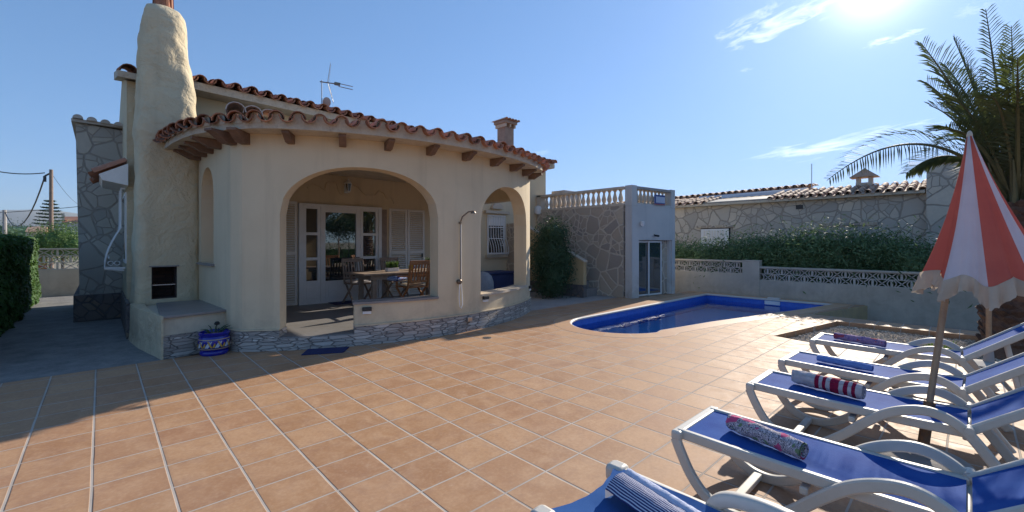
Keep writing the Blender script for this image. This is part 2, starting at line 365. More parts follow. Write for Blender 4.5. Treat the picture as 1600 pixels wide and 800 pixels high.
def mat_plaster(name, c1, c2, coarse=0.0, streak=True, rough=0.85):
    m, N, L, b = nodes(name); v = obj(N)
    f = ramp(N, L, nz(N, L, v, 0.9, 6, 0.62, 0.3), 0.35, 0.68)
    col = mixc(N, L, f, c1, c2)
    if streak:
        mp = N.new('ShaderNodeVectorMath'); mp.operation = 'MULTIPLY'; mp.inputs[1].default_value = (5, 5, 0.35); L.new(v, mp.inputs[0])
        s = ramp(N, L, nz(N, L, mp.outputs[0], 1.0, 5, 0.6), 0.52, 0.8)
        col = mixc(N, L, mth(N, L, 'MULTIPLY', s, 0.42), col, tuple(x*0.70 for x in c2))
        sz = N.new('ShaderNodeSeparateXYZ'); L.new(pos(N), sz.inputs[0])
        base_d = mth(N, L, 'MULTIPLY', ramp(N, L, sz.outputs[2], 0.75, 0.25), ramp(N, L, nz(N, L, v, 4.0, 6, 0.7, 0.5), 0.40, 0.66))
        col = mixc(N, L, mth(N, L, 'MULTIPLY', base_d, 0.45), col, (0.33, 0.27, 0.21))
    L.new(col, b.inputs['Base Color']); b.inputs['Roughness'].default_value = rough; b.inputs['Specular IOR Level'].default_value = 0.25
    if coarse:
        h = mth(N, L, 'ADD', nz(N, L, v, 3.5, 5, 0.55, 1.2), mth(N, L, 'MULTIPLY', nz(N, L, v, 22, 5, 0.6), 0.3))
        bump(N, L, b, h, coarse, 0.06)
    else:
        h = mth(N, L, 'ADD', nz(N, L, v, 2.0, 3), mth(N, L, 'MULTIPLY', nz(N, L, v, 90, 4), 0.15))
        bump(N, L, b, h, 0.25, 0.012)
    return m

M = {}
M['tiles'] = mat_tiles()
M['coping'] = mat_brick('coping_tile', 0.36, 0.36, (0.46, 0.26, 0.14), (0.52, 0.32, 0.18), (0.42, 0.37, 0.32), 0.005, 0.5, 0, 0.3, noisef=0.35)
M['cream'] = mat_plaster('cream_plaster', (0.70, 0.575, 0.39), (0.63, 0.51, 0.34))
M['cream2'] = mat_plaster('pale_cream_plaster', (0.66, 0.58, 0.44), (0.58, 0.50, 0.38))
M['rough'] = mat_plaster('trowelled_plaster', (0.68, 0.57, 0.38), (0.56, 0.47, 0.32), coarse=0.9)
M['sandcol'] = mat_plaster('sand_render', (0.58, 0.44, 0.24), (0.50, 0.37, 0.20))
M['white_wall'] = mat_plaster('whitewashed_wall', (0.64, 0.62, 0.58), (0.55, 0.535, 0.505))
M['stone_big'] = mat_stone('grey_rubble_stone', [(0.48, 0.44, 0.37), (0.34, 0.32, 0.29), (0.58, 0.53, 0.45), (0.40, 0.37, 0.32)], (0.36, 0.325, 0.28), 2.8, 0.045, bs=0.6)
M['stone_base'] = mat_stone('dark_base_stone', [(0.20, 0.15, 0.12), (0.14, 0.13, 0.13), (0.26, 0.20, 0.14), (0.12, 0.11, 0.11)], (0.13, 0.12, 0.12), 3.2, 0.05)
M['stone_brown'] = mat_stone('brown_rubble_stone', [(0.46, 0.36, 0.26), (0.31, 0.27, 0.23), (0.54, 0.44, 0.32), (0.37, 0.31, 0.25)], (0.70, 0.60, 0.47), 2.6, 0.055)
M['stone_nb'] = mat_stone('pale_rubble_stone', [(0.56, 0.50, 0.41), (0.40, 0.36, 0.31), (0.64, 0.55, 0.43), (0.46, 0.40, 0.33)], (0.38, 0.33, 0.27), 2.1, 0.045, bs=0.5)
M['ledge'] = mat_stone('ledge_stone', [(0.50, 0.45, 0.40), (0.33, 0.29, 0.26), (0.66, 0.61, 0.55), (0.42, 0.37, 0.33)], (0.24, 0.21, 0.19), 1.0, 0.045, 0.62, (4.2, 21.0), 0.75, 0.9, 0.02)
M['concrete'] = surf('concrete', (0.42, 0.39, 0.36), (0.30, 0.28, 0.27), 0.85, 1.2, 0.3, 60, 0.01, dirt=((0.2, 0.18, 0.16), 1.0, 0.5))
M['drive'] = surf('driveway_gravel_concrete', (0.30, 0.29, 0.275), (0.18, 0.175, 0.17), 0.9, 3.5, 0.9, 70, 0.02, dirt=((0.55, 0.52, 0.48), 30, 0.4))
M['porch'] = surf('porch_floor', (0.26, 0.245, 0.235), (0.20, 0.19, 0.18), 0.5, 1.5, 0.15, 50, 0.005)
M['slate'] = surf('slate_sill', (0.30, 0.27, 0.25), (0.22, 0.20, 0.19), 0.45, 3, 0.1)
M['sill_cream'] = surf('stone_sill', (0.62, 0.52, 0.40), (0.5, 0.42, 0.32), 0.6, 3, 0.1)
M['wallend'] = mat_plaster('grey_boundary_render', (0.60, 0.52, 0.41), (0.48, 0.42, 0.335))
M['block'] = surf('cast_block', (0.62, 0.56, 0.47), (0.5, 0.45, 0.38), 0.85, 5, 0.4, 60)
M['terra'] = surf('barrel_tile_clay', (0.44, 0.18, 0.095), (0.29, 0.145, 0.095), 0.75, 5, 0.5, 50, 0.01, island=0.7, dirt=((0.42, 0.32, 0.24), 5, 0.8))
M['terra_pale'] = surf('weathered_tile_clay', (0.46, 0.24, 0.14), (0.40, 0.29, 0.21), 0.8, 5, 0.5, 50, 0.01, island=0.6, dirt=((0.55, 0.47, 0.38), 6, 0.9))
M['tile_grey'] = surf('limewashed_tile', (0.60, 0.55, 0.48), (0.48, 0.43, 0.38), 0.85, 5, 0.4, 50, island=0.3)
M['mortar'] = surf('eave_mortar', (0.60, 0.52, 0.40), (0.46, 0.39, 0.30), 0.9, 6, 0.6, 30, 0.02, dirt=((0.33, 0.25, 0.18), 7, 0.7))
M['beam'] = surf('eave_timber', (0.22, 0.13, 0.085), (0.13, 0.08, 0.055), 0.7, 6, 0.4, 40)
M['white'] = surf('white_paint', (0.80, 0.79, 0.76), (0.73, 0.72, 0.69), 0.45, 4)
M['shutter'] = surf('shutter_paint', (0.76, 0.71, 0.63), (0.70, 0.65, 0.57), 0.5, 4)
M['iron_white'] = surf('white_ironwork', (0.76, 0.75, 0.73), (0.66, 0.65, 0.63), 0.5, 6)
M['glass'] = mat_glass('door_glass')
M['glass_pool'] = mat_glass('sliding_glass', (0.03, 0.05, 0.06), 0.05)
M['dark'] = surf('dark_recess', (0.02, 0.02, 0.02), (0.015, 0.015, 0.015), 0.9)
M['soot'] = mat_brick('sooty_firebrick', 0.2, 0.06, (0.10, 0.055, 0.04), (0.05, 0.035, 0.03), (0.03, 0.03, 0.03), 0.006, 0.9, 0.5)
M['metal'] = surf('brushed_metal', (0.5, 0.5, 0.5), (0.4, 0.4, 0.4), 0.3, 8, metal=1)
M['bronze'] = surf('aged_brass', (0.26, 0.20, 0.15), (0.18, 0.14, 0.11), 0.4, 8, metal=0.8)
M['black'] = surf('black_plastic', (0.03, 0.03, 0.03), (0.02, 0.02, 0.02), 0.5)
M['galv'] = surf('rusty_tube', (0.10, 0.085, 0.075), (0.20, 0.10, 0.04), 0.6, 9, 0.3, 40, metal=0.3, dirt=((0.32, 0.13, 0.03), 6, 0.8))
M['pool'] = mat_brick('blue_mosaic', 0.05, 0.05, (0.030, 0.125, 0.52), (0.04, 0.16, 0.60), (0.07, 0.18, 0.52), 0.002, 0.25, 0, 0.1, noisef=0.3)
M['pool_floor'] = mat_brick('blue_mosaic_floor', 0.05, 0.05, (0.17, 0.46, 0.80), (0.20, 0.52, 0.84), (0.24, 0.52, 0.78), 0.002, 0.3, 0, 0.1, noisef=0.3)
M['water'] = mat_water()
M['lounger'] = surf('cream_resin', (0.56, 0.53, 0.47), (0.50, 0.475, 0.42), 0.5, 5, 0.05, 30, spec=0.5)
M['sling'] = mat_fabric('blue_sling', (0.020, 0.075, 0.31), (0.038, 0.115, 0.38), 260, 0.08, 0.70, 0.03)
M['sling_dull'] = mat_fabric('faded_blue_sling', (0.035, 0.105, 0.30), (0.05, 0.13, 0.34), 260, 0.08, 0.75, 0.03)
M['teak'] = surf('teak', (0.42, 0.18, 0.065), (0.28, 0.115, 0.045), 0.5, 9, 0.3, 40)
M['teak_grey'] = surf('grey_teak', (0.34, 0.26, 0.20), (0.24, 0.18, 0.14), 0.6, 9, 0.3, 40)
M['pole'] = surf('parasol_pole_wood', (0.42, 0.28, 0.16), (0.30, 0.19, 0.11), 0.45, 9, 0.2, 40)
M['coral'] = mat_fabric('coral_canvas', (0.66, 0.17, 0.12), (0.60, 0.15, 0.11), 200, 0.4, 0.85, 0.15)
M['canvas'] = mat_fabric('white_canvas', (0.74, 0.71, 0.72), (0.68, 0.65, 0.67), 200, 0.35, 0.85, 0.15)
M['fringe'] = mat_fabric('cream_fringe', (0.62, 0.54, 0.42), (0.52, 0.45, 0.35), 300, 0.3, 0.9, 0.1)
M['gravel'] = surf('gravel_stones', (0.62, 0.52, 0.40), (0.42, 0.33, 0.25), 0.85, 12, island=0.8)
M['soil'] = surf('planter_soil', (0.30, 0.24, 0.18), (0.20, 0.16, 0.12), 0.9, 20, 1.0, 60, 0.03)
M['ground'] = surf('dry_ground', (0.30, 0.25, 0.18), (0.16, 0.15, 0.10), 0.95, 0.4, 0.5, 5)
M['lower'] = surf('lower_concrete', (0.24, 0.22, 0.20), (0.17, 0.16, 0.15), 0.9, 1.5, 0.5, 50)
M['hedge'] = mat_leaf('hedge_leaf', (0.030, 0.085, 0.018), (0.060, 0.135, 0.028), 0.62)
M['oleander'] = mat_leaf('oleander_leaf', (0.045, 0.105, 0.036), (0.135, 0.200, 0.080), 0.62)
M['dkbush'] = mat_leaf('shrub_leaf', (0.032, 0.075, 0.035), (0.060, 0.115, 0.055), 0.45)
M['ltbush'] = mat_leaf('garden_bush_leaf', (0.06, 0.14, 0.03), (0.12, 0.20, 0.05), 0.5)
M['palm'] = mat_leaf('palm_leaflet', (0.040, 0.060, 0.022), (0.085, 0.095, 0.035), 0.6, 0.3)
M['rachis'] = surf('palm_stalk', (0.13, 0.13, 0.055), (0.09, 0.085, 0.04), 0.6, 6)
M['conifer'] = mat_leaf('conifer_needles', (0.022, 0.050, 0.028), (0.04, 0.075, 0.04), 0.6, 0.05)
M['bark'] = surf('palm_bark', (0.17, 0.10, 0.065), (0.09, 0.055, 0.04), 0.9, 8, 0.8, 30, 0.03, island=0.6)
M['trunk'] = surf('tree_bark', (0.14, 0.10, 0.07), (0.08, 0.06, 0.045), 0.9, 8, 0.6, 20)
M['pot'] = surf('cobalt_glaze', (0.008, 0.012, 0.30), (0.006, 0.01, 0.24), 0.15, 3, spec=0.7)
M['mat'] = surf('navy_mat', (0.02, 0.03, 0.12), (0.015, 0.02, 0.08), 0.95, 20, 0.6, 200)
M['sea_hill'] = surf('far_hillside', (0.13, 0.15, 0.13), (0.19, 0.19, 0.16), 1.0, 0.004)
M['solar'] = surf('solar_panel', (0.02, 0.03, 0.06), (0.015, 0.02, 0.045), 0.25, 2)
M['roofflat'] = surf('pale_roof_sheet', (0.42, 0.38, 0.33), (0.34, 0.31, 0.27), 0.7, 3)
M['grey_cover'] = mat_fabric('grey_cover', (0.32, 0.34, 0.37), (0.24, 0.26, 0.29), 200, 0, 0.6, 0.4)
M['navy_cover'] = mat_fabric('navy_cover', (0.03, 0.04, 0.11), (0.04, 0.06, 0.16), 200, 0, 0.6, 0.4)

# ------------------------------------------------------------------ mesh builder
class MB:
    def __init__(s): s.v = []; s.f = []; s.uv = {}
    def add(s, verts, faces, uvs=None):
        o = len(s.v); s.v += [tuple(p) for p in verts]
        for i, f in enumerate(faces):
            if uvs is not None: s.uv[len(s.f)] = uvs[i]
            s.f.append(tuple(o+k for k in f))
        return s
    def box(s, x0, x1, y0, y1, z0, z1, M4=None):
        vs = [Vector((x, y, z)) for z in (z0, z1) for y in (y0, y1) for x in (x0, x1)]
        if M4 is not None: vs = [M4 @ p for p in vs]
        return s.add(vs, [(0, 2, 3, 1), (4, 5, 7, 6), (0, 1, 5, 4), (2, 6, 7, 3), (0, 4, 6, 2), (1, 3, 7, 5)])
    def bar(s, a, b, w, h, up=(0, 0, 1)):
        a = Vector(a); b = Vector(b); d = (b-a); l = d.length; d.normalize(); up = Vector(up)
        x = d.cross(up)
        if x.length < 1e-4: x = d.cross(Vector((1, 0, 0)))
        x.normalize(); y = x.cross(d)
        vs = [p + x*sx*w/2 + y*sy*h/2 for p in (a, b) for sx, sy in ((-1, -1), (1, -1), (1, 1), (-1, 1))]
        return s.add(vs, [(3, 2, 1, 0), (4, 5, 6, 7), (0, 1, 5, 4), (1, 2, 6, 5), (2, 3, 7, 6), (3, 0, 4, 7)])
    def tube(s, pts, r, n=8, caps=True):
        pts = [Vector(p) for p in pts]; rr = r if isinstance(r, (list, tuple)) else [r]*len(pts)
        ref = Vector((0, 0, 1)); vs = []
        x = None
        for i, p in enumerate(pts):
            t = (pts[min(i+1, len(pts)-1)] - pts[max(i-1, 0)]).normalized()
            if x is None:
                x = t.cross(ref)
                if x.length < 1e-3: x = t.cross(Vector((1, 0, 0)))
            else: x = x - t*x.dot(t)
            x.normalize(); y = t.cross(x)
            vs += [p + (x*cos(2*pi*k/n)+y*sin(2*pi*k/n))*rr[i] for k in range(n)]
        fs = [(i*n+k, i*n+(k+1) % n, (i+1)*n+(k+1) % n, (i+1)*n+k) for i in range(len(pts)-1) for k in range(n)]
        if caps: fs += [tuple(range(n-1, -1, -1)), tuple((len(pts)-1)*n+k for k in range(n))]
        return s.add(vs, fs)
    def lathe(s, prof, c=(0, 0, 0), n=24, M4=None):
        vs = []; c = Vector(c)
        for r, z in prof:
            for k in range(n):
                p = Vector((r*cos(2*pi*k/n), r*sin(2*pi*k/n), z))
                if M4 is not None: p = M4 @ p
                vs.append(p+c)
        fs = [(i*n+k, i*n+(k+1) % n, (i+1)*n+(k+1) % n, (i+1)*n+k) for i in range(len(prof)-1) for k in range(n)]
        fs += [tuple(range(n-1, -1, -1)), tuple((len(prof)-1)*n+k for k in range(n))]
        return s.add(vs, fs)
    def prism(s, poly, z0, z1, top=True, bottom=True, sides=True, holes=()):
        rings = [list(poly)]+[list(h) for h in holes]
        flat = [p for r in rings for p in r]; n = len(flat)
        tris = tessellate_polygon([[Vector((p[0], p[1], 0)) for p in r] for r in rings])
        vs = [(p[0], p[1], z0) for p in flat]+[(p[0], p[1], z1) for p in flat]; fs = []
        for t in tris:
            a, b, c = [Vector((flat[i][0], flat[i][1], 0)) for i in t]
            up = (b-a).cross(c-a).z > 0; t = t if up else t[::-1]
            if top: fs.append(tuple(n+i for i in t))
            if bottom: fs.append(tuple(t[::-1]))
        if sides:
            o = 0
            for r in rings:
                k = len(r)
                area = sum(r[i][0]*r[(i+1) % k][1]-r[(i+1) % k][0]*r[i][1] for i in range(k))
                hole = o > 0
                for i in range(k):
                    j = (i+1) % k; q = (o+i, o+j, n+o+j, n+o+i)
                    if (area < 0) != hole: q = q[::-1]
                    fs.append(q)
                o += k
        return s.add(vs, fs)
    def side_prism(s, poly, y0, y1, M4=None):
        """poly in (x,z), extruded along y"""
        n = len(poly); vs = [Vector((p[0], y0, p[1])) for p in poly]+[Vector((p[0], y1, p[1])) for p in poly]
        if M4 is not None: vs = [M4 @ p for p in vs]
        tris = tessellate_polygon([[Vector((p[0], p[1], 0)) for p in poly]])
        fs = [tuple(t) for t in tris]+[tuple(n+i for i in t[::-1]) for t in tris]
        fs += [(i, n+i, n+(i+1) % n, (i+1) % n) for i in range(n)]
        return s.add(vs, fs)
    def build(s, name, mat, parent=None, smooth=False, label=None, angle=40, bevel=0, loc=None, fixn=True):
        me = bpy.data.meshes.new(name); me.from_pydata(s.v, [], s.f); me.materials.append(mat)
        import bmesh
        bm = bmesh.new(); bm.from_mesh(me)
        if fixn and len(s.f) < 60000: bmesh.ops.recalc_face_normals(bm, faces=bm.faces)
        bm.faces.ensure_lookup_table()
        uvl = bm.loops.layers.uv.new('UVMap')
        for i, f in enumerate(bm.faces):
            if i in s.uv:
                cu = {s.f[i][k]: s.uv[i][k] for k in range(len(s.f[i]))}
                for lp in f.loops: lp[uvl].uv = cu[lp.vert.index]
            else:
                n = f.normal; ax = max(range(3), key=lambda a: abs(n[a]))
                for lp in f.loops:
                    c = lp.vert.co
                    lp[uvl].uv = (c.y, c.z) if ax == 0 else (c.x, c.z) if ax == 1 else (c.x, c.y)
        bm.to_mesh(me); bm.free()
        if smooth:
            me.shade_smooth(); me.set_sharp_from_angle(angle=radians(angle))
        o = bpy.data.objects.new(name, me); COL.objects.link(o)
        if bevel:
            md = o.modifiers.new('bevel', 'BEVEL'); md.width = bevel; md.segments = 2; md.limit_method = 'ANGLE'; md.angle_limit = radians(35)
            md.harden_normals = False
        if parent is not None:
            o.parent = parent
            if loc is None: o.matrix_parent_inverse = W(parent).inverted()
        if label: o['label'] = label
        return o
def W(o):
    m = Matrix.LocRotScale(o.location, o.rotation_euler, o.scale)
    return m if o.parent is None else W(o.parent) @ o.matrix_parent_inverse @ m
def thing(name, label, cat, loc=(0, 0, 0), rz=0, group=None):
    o = bpy.data.objects.new(name, None); COL.objects.link(o); o.location = loc; o.rotation_euler = (0, 0, rz)
    o.empty_display_size = 0.2
    o['label'] = label; o['category'] = cat
    if group: o['group'] = group
    return o
def tag(o, label, cat, group=None):
    o['label'] = label; o['category'] = cat
    if group: o['group'] = group
    return o
def structure(o): o['kind'] = 'structure'; return o
def copytree(root, loc, rz, label, group=None):
    r = root.copy(); COL.objects.link(r); r.location = loc; r.rotation_euler = (0, 0, rz); r['label'] = label
    if group: r['group'] = group
    def rec(src, dst):
        for ch in list(src.children):
            c = ch.copy(); COL.objects.link(c); c.parent = dst; rec(ch, c)
    rec(root, r)
    return r

def HG(px, py, z=0.0):
    h = radians(HEAD); Y = 678*(1.5-z)/(py-379); X = (px-800)/678*Y
    return X*cos(h)+Y*sin(h), -X*sin(h)+Y*cos(h)
def AT(px, py, Y):
    h = radians(HEAD); X = (px-800)/678*Y
    return Vector((X*cos(h)+Y*sin(h), -X*sin(h)+Y*cos(h), 1.5+(379-py)/678*Y))

# ------------------------------------------------------------------ ground, terrace, pool
def arc(cx, cy, r, a0, a1, n): return [(cx+r*cos(radians(a0+(a1-a0)*i/n)), cy+r*sin(radians(a0+(a1-a0)*i/n))) for i in range(n+1)]
# pool outline measured on the ground: straight far side, rounded near end, slanted near side
pool = [(12.95, 2.28), (12.95, 5.33), (7.0, 5.38)]
_cx, _cy, _r = 7.0, 4.46, 0.92
pool += [(7.0+0.92*cos(radians(a)), 4.46+0.92*sin(radians(a))) for a in range(96, 262, 6)]
pool = pool[:2]+[(7.0, 5.38)]+[(7.0+0.95*cos(radians(a)), 4.46+0.92*sin(radians(a))) for a in range(98, 256, 6)]+[(6.95, 3.62), (7.6, 3.50), (8.4, 3.35), (9.4, 3.10), (10.5, 2.82), (11.5, 2.56)]
planter = [(7.85, 2.17), (10.2, 1.74), (10.2, -3.2), (7.72, -3.2), (7.72, 1.6)]
terrace = [(-9, -9), (10.78, -9), (10.78, 2.32), (13.25, 1.72), (13.25, 5.95), (10.35, 6.2), (10.35, 6.64), (6.9, 6.64), (6.9, 7.1), (-9, 7.1)]
def offset_poly(poly, d):
    n = len(poly); out = []
    area = sum(poly[i][0]*poly[(i+1) % n][1]-poly[(i+1) % n][0]*poly[i][1] for i in range(n)); sg = 1 if area > 0 else -1
    for i in range(n):
        p0 = Vector(poly[i-1]); p1 = Vector(poly[i]); p2 = Vector(poly[(i+1) % n])
        e1 = (p1-p0).normalized(); e2 = (p2-p1).normalized()
        n1 = Vector((e1.y, -e1.x))*sg; n2 = Vector((e2.y, -e2.x))*sg
        b = (n1+n2); b.normalize(); k = max(0.35, b.dot(n1)); q = p1+b*d/k
        out.append((q.x, q.y))
    return out
cop_out = offset_poly(pool, 0.30)
cop_out = [(min(x, 13.24), max(y, 1.74+(13.25-x)*0.24) if x > 11 else y) for x, y in cop_out]
structure(MB().prism(terrace, -0.36, 0.0, holes=[cop_out, planter]).build('terrace', M['tiles'], smooth=False))
# coping ring with a rounded lip
def coping(part):
    mb = MB(); n = len(pool); inner = offset_poly(pool, -0.035)
    L_ = 0
    for i in range(n):
        j = (i+1) % n; sl = (Vector(pool[i])-Vector(pool[j])).length
        def ring(k): return [(*cop_out[k], -0.12), (*cop_out[k], 0.002), (*pool[k], 0.006)] if part == 0 else [(*pool[k], 0.006), (inner[k][0]*.6+pool[k][0]*.4, inner[k][1]*.6+pool[k][1]*.4, 0.002), (*inner[k], -0.014), (*inner[k], -0.04), (*pool[k], -0.045)]
        a = ring(i); b = ring(j); ws = [0, 0.12, 0.355] if part == 0 else [0.355, 0.37, 0.385, 0.40, 0.43]
        k = len(a)
        for q in range(k-1):
            mb.add([a[q], b[q], b[q+1], a[q+1]], [(0, 1, 2, 3)], [[(L_, ws[q]-.12), (L_+sl, ws[q]-.12), (L_+sl, ws[q+1]-.12), (L_, ws[q+1]-.12)]])
        L_ += sl
    return mb
structure(coping(0).build('pool_coping', M['coping'], smooth=True, angle=50))
M['rim'] = surf('pale_pool_rim', (0.66, 0.60, 0.52), (0.58, 0.52, 0.45), 0.5, 4)  # paler than the coping: the sunlit look of the lip is put in its colour
structure(coping(1).build('pool_rim', M['rim'], smooth=True, angle=60))
def poolshell():
    mb = MB(); n = len(pool); L_ = 0
    for i in range(n):
        j = (i+1) % n; sl = (Vector(pool[i])-Vector(pool[j])).length
        mb.add([(*pool[i], -0.04), (*pool[j], -0.04), (*pool[j], -1.25), (*pool[i], -1.25)], [(0, 1, 2, 3)], [[(L_, 0), (L_+sl, 0), (L_+sl, -1.2), (L_, -1.2)]])
        L_ += sl
    return mb
structure(poolshell().build('pool_wall', M['pool'], fixn=False))
structure(MB().prism(pool, -0.50, -0.42).build('pool_floor', M['pool_floor']))
structure(MB().prism([(8.0, 3.36), (8.0, 5.36), (7.3, 5.36), (6.6, 5.2), (6.25, 4.8), (6.15, 4.4), (6.4, 3.9), (6.9, 3.66)], -0.42, -0.30).build('pool_step', M['pool_floor']))
structure(MB().prism(pool, -0.175, -0.17, bottom=False, sides=False).build('pool_water', M['water'], fixn=False))
# skimmer box on the far pool wall
sk = thing('pool_skimmer', 'small white skimmer lid and box on the far edge of the blue pool', 'skimmer', (12.95, 3.6, 0))
MB().box(12.9, 12.946, 3.42, 3.78, -0.15, -0.055).build('skimmer_mouth', M['white'], sk, bevel=0.008)
MB().box(12.98, 13.15, 3.46, 3.74, 0.006, 0.022).build('lid', M['white'], sk, bevel=0.005)

def ring_sheet(outer, holes, z, name, mat):
    mb = MB().prism(outer, z-0.02, z, sides=False, bottom=False, holes=holes); return structure(mb.build(name, mat))
mb = MB()
for x0, x1, y0, y1 in ((-9000, 5.9, -9000, 9000), (13.1, 9000, -9000, 9000), (5.9, 13.1, -9000, 2.0), (5.9, 13.1, 5.6, 9000)):
    mb.add([(x0, y0, -0.40), (x1, y0, -0.40), (x1, y1, -0.40), (x0, y1, -0.40)], [(0, 1, 2, 3)])
structure(mb.build('ground', M['ground'], fixn=False))
structure(MB().prism([(-8, 7.1), (0.62, 7.1), (0.62, 17.55), (-8, 17.55)], -0.2, -0.004).build('driveway', M['drive']))
structure(MB().prism([(6.9, 6.64), (10.35, 6.64), (10.35, 9.78), (6.9, 9.78)], -0.2, -0.006).build('patio', M['concrete']))
structure(MB().prism([(10.79, -9), (13.35, -9), (13.35, 1.7), (10.79, 2.30)], -0.46, -0.34).build('lower_path', M['lower']))
# rendered side of the raised pool deck
o = MB().prism([(10.775, 2.325), (10.785, 2.295), (13.3, 1.68), (13.3, 1.74)], -0.34, -0.012).build('deck_retaining_wall', M['sandcol'])
tag(o, 'low ochre rendered wall under the raised end of the pool deck', 'retaining wall')
# planter: kerb faces come with the terrace, soil and gravel
structure(MB().prism([(7.70, 2.16), (10.22, 1.76), (10.22, -3.22), (7.70, -3.22)], -0.2, -0.09).build('planter_bed', M['soil']))
def gravel():
    mb = MB(); r = random.Random(3)
    for i in range(9000):
        x = r.uniform(7.75, 10.18); y = r.uniform(-1.6, 2.1)
        if y > 2.13-(x-7.85)*0.183: continue
        s_ = r.uniform(0.010, 0.024); z = -0.088+r.uniform(0, 0.012); a = r.uniform(0, 6.28)
        c, s2 = cos(a), sin(a)
        vs = []
        for dx, dy, dz in ((1, 0, 0), (0, .8, 0.1), (-1, 0.1, 0), (0, -.8, 0), (0.1, 0, .75), (0, 0, -.5)):
            dx *= s_*r.uniform(.8, 1.2); dy *= s_*r.uniform(.8, 1.2); vs.append((x+dx*c-dy*s2, y+dx*s2+dy*c, z+dz*s_))
        mb.add(vs, [(0, 1, 4), (1, 2, 4), (2, 3, 4), (3, 0, 4)])
    o = mb.build('gravel', M['gravel'], fixn=False); tag(o, 'beige gravel filling the sunken planting bed by the loungers', 'gravel'); o['kind'] = 'stuff'
gravel()

# ------------------------------------------------------------------ barrel tiles
def barrel(mb, p, d, up, side, L_, r, convex=True, taper=0.82, th=0.012, n=7, cap=False):
    """half pipe starting at p, running along d; side is its width axis"""
    vs = []; p = Vector(p)
    for t, rr in ((0, r), (1, r*taper)):
        for ri in (rr, rr-th):
            for k in range(n+1):
                a = pi*k/n; h = sin(a)*ri*(1 if convex else -1)
                vs.append(p+d*L_*t+side*cos(a)*ri+up*h)
    m = n+1; fs = []
    for k in range(n):
        fs += [(k, k+1, 2*m+k+1, 2*m+k), (m+k+1, m+k, 3*m+k, 3*m+k+1), (k+1, k, m+k, m+k+1), (2*m+k, 2*m+k+1, 3*m+k+1, 3*m+k)]
    fs += [(0, 2*m, 3*m, m), (n, m+n, 3*m+n, 2*m+n)]
    if cap: fs.append(tuple(range(m, 2*m)))
    mb.add(vs, fs)
def tile_strip(mb, eave_pts, top_pts, r=0.095, course=0.36, jitter=1.0, rows=None, seed=1):
    """one run of covers and pans between matching eave and top points"""
    rg = random.Random(seed); n = len(eave_pts)
    for i in range(n):
        a = Vector(eave_pts[i]); b = Vector(top_pts[i]); d = b-a; L_ = d.length; d.normalize()
        nb = Vector(eave_pts[min(i+1, n-1)])-Vector(eave_pts[max(i-1, 0)]); nb.normalize()
        side = (nb-d*nb.dot(d)).normalized(); up = side.cross(d)
        if up.z < 0: up = -up
        nr = max(1, int(L_/course)) if rows is None else max(1, min(rows, int(L_/course)))
        w0 = (Vector(eave_pts[min(i+1, n-1)])-a).length if i < n-1 else (a-Vector(eave_pts[i-1])).length
        tn = Vector(top_pts[min(i+1, n-1)]); tp = Vector(top_pts[max(i-1, 0)])
        w1 = (tn-tp).length/(2 if 0 < i < n-1 else 1)
        for k in range(nr):
            t = k*course/L_; sc = max(0.12, ((1-t)*w0+t*w1)/max(w0, 1e-3))
            j = rg.uniform(-1, 1)*0.008*jitter; rr = r*sc*rg.uniform(0.95, 1.05)
            q = a+d*(k*course+rg.uniform(-0.02, 0.02)*jitter)+side*j+up*(0.030+0.008*rg.uniform(-1, 1)*jitter)
            d2 = (d+up*rg.uniform(-0.02, 0.02)*jitter+side*rg.uniform(-.02, .02)*jitter).normalized()
            barrel(mb, q, d2, up, side, course+0.06, rr, True, 0.84*(((1-t)*w0+t*w1) and 1))
            if i < n-1:   # pan between this and the next cover
                a2 = Vector(eave_pts[i+1]); b2 = Vector(top_pts[i+1]); am = (a+a2)/2; bm_ = (b+b2)/2; dm = (bm_-am).normalized()
                q = am+dm*(k*course-0.05+rg.uniform(-0.02, 0.02)*jitter)+up*(0.075*1.0+rg.uniform(-.006, .006)*jitter)
                barrel(mb, q, dm, up, side, course+0.06, rr*0.98, False, 0.9)

# ------------------------------------------------------------------ the villa
VC = Vector((4.28, 10.33)); VR = 4.48
def cpt(phi, R=VR): return Vector((VC.x+R*sin(radians(phi)), VC.y-R*cos(radians(phi))))
villa = thing('villa', 'cream plastered bungalow with a curved arched porch and clay tiled eaves', 'house', (4.28, 10.3, 0))

# path of the outer wall face in plan, from the chimney round to the right pier
path = []   # (pt, s)
def seg(a, b, step):
    a = Vector(a); b = Vector(b); n = max(1, int((b-a).length/step)); return [a+(b-a)*i/n for i in range(n)]
c0 = cpt(-40.8)
path_pts = seg((1.20, 8.96), (1.315, c0.y+0.10), 0.04)
phi = -40.0
while phi < 35.5: path_pts.append(cpt(phi)); phi += 0.5
path_pts.append(cpt(35.5))
ss = [0]
for i in range(1, len(path_pts)): ss.append(ss[-1]+(path_pts[i]-path_pts[i-1]).length)
def path_at(s_):
    import bisect
    i = min(max(bisect.bisect_right(ss, s_)-1, 0), len(ss)-2); t = (s_-ss[i])/(ss[i+1]-ss[i])
    p = path_pts[i].lerp(path_pts[i+1], t)
    a = path_pts[max(i-1, 0)]; b = path_pts[min(i+2, len(path_pts)-1)]; tg = (b-a).normalized()
    return p, Vector((tg.y, -tg.x))     # outward normal
def s_of_phi(ph):
    q = cpt(ph); best = min(range(len(path_pts)), key=lambda i: (path_pts[i]-q).length); return ss[best]
SMAX = ss[-1]
A1 = (s_of_phi(-33.6), s_of_phi(-4.7)); A2 = (s_of_phi(7.0), s_of_phi(30.6))
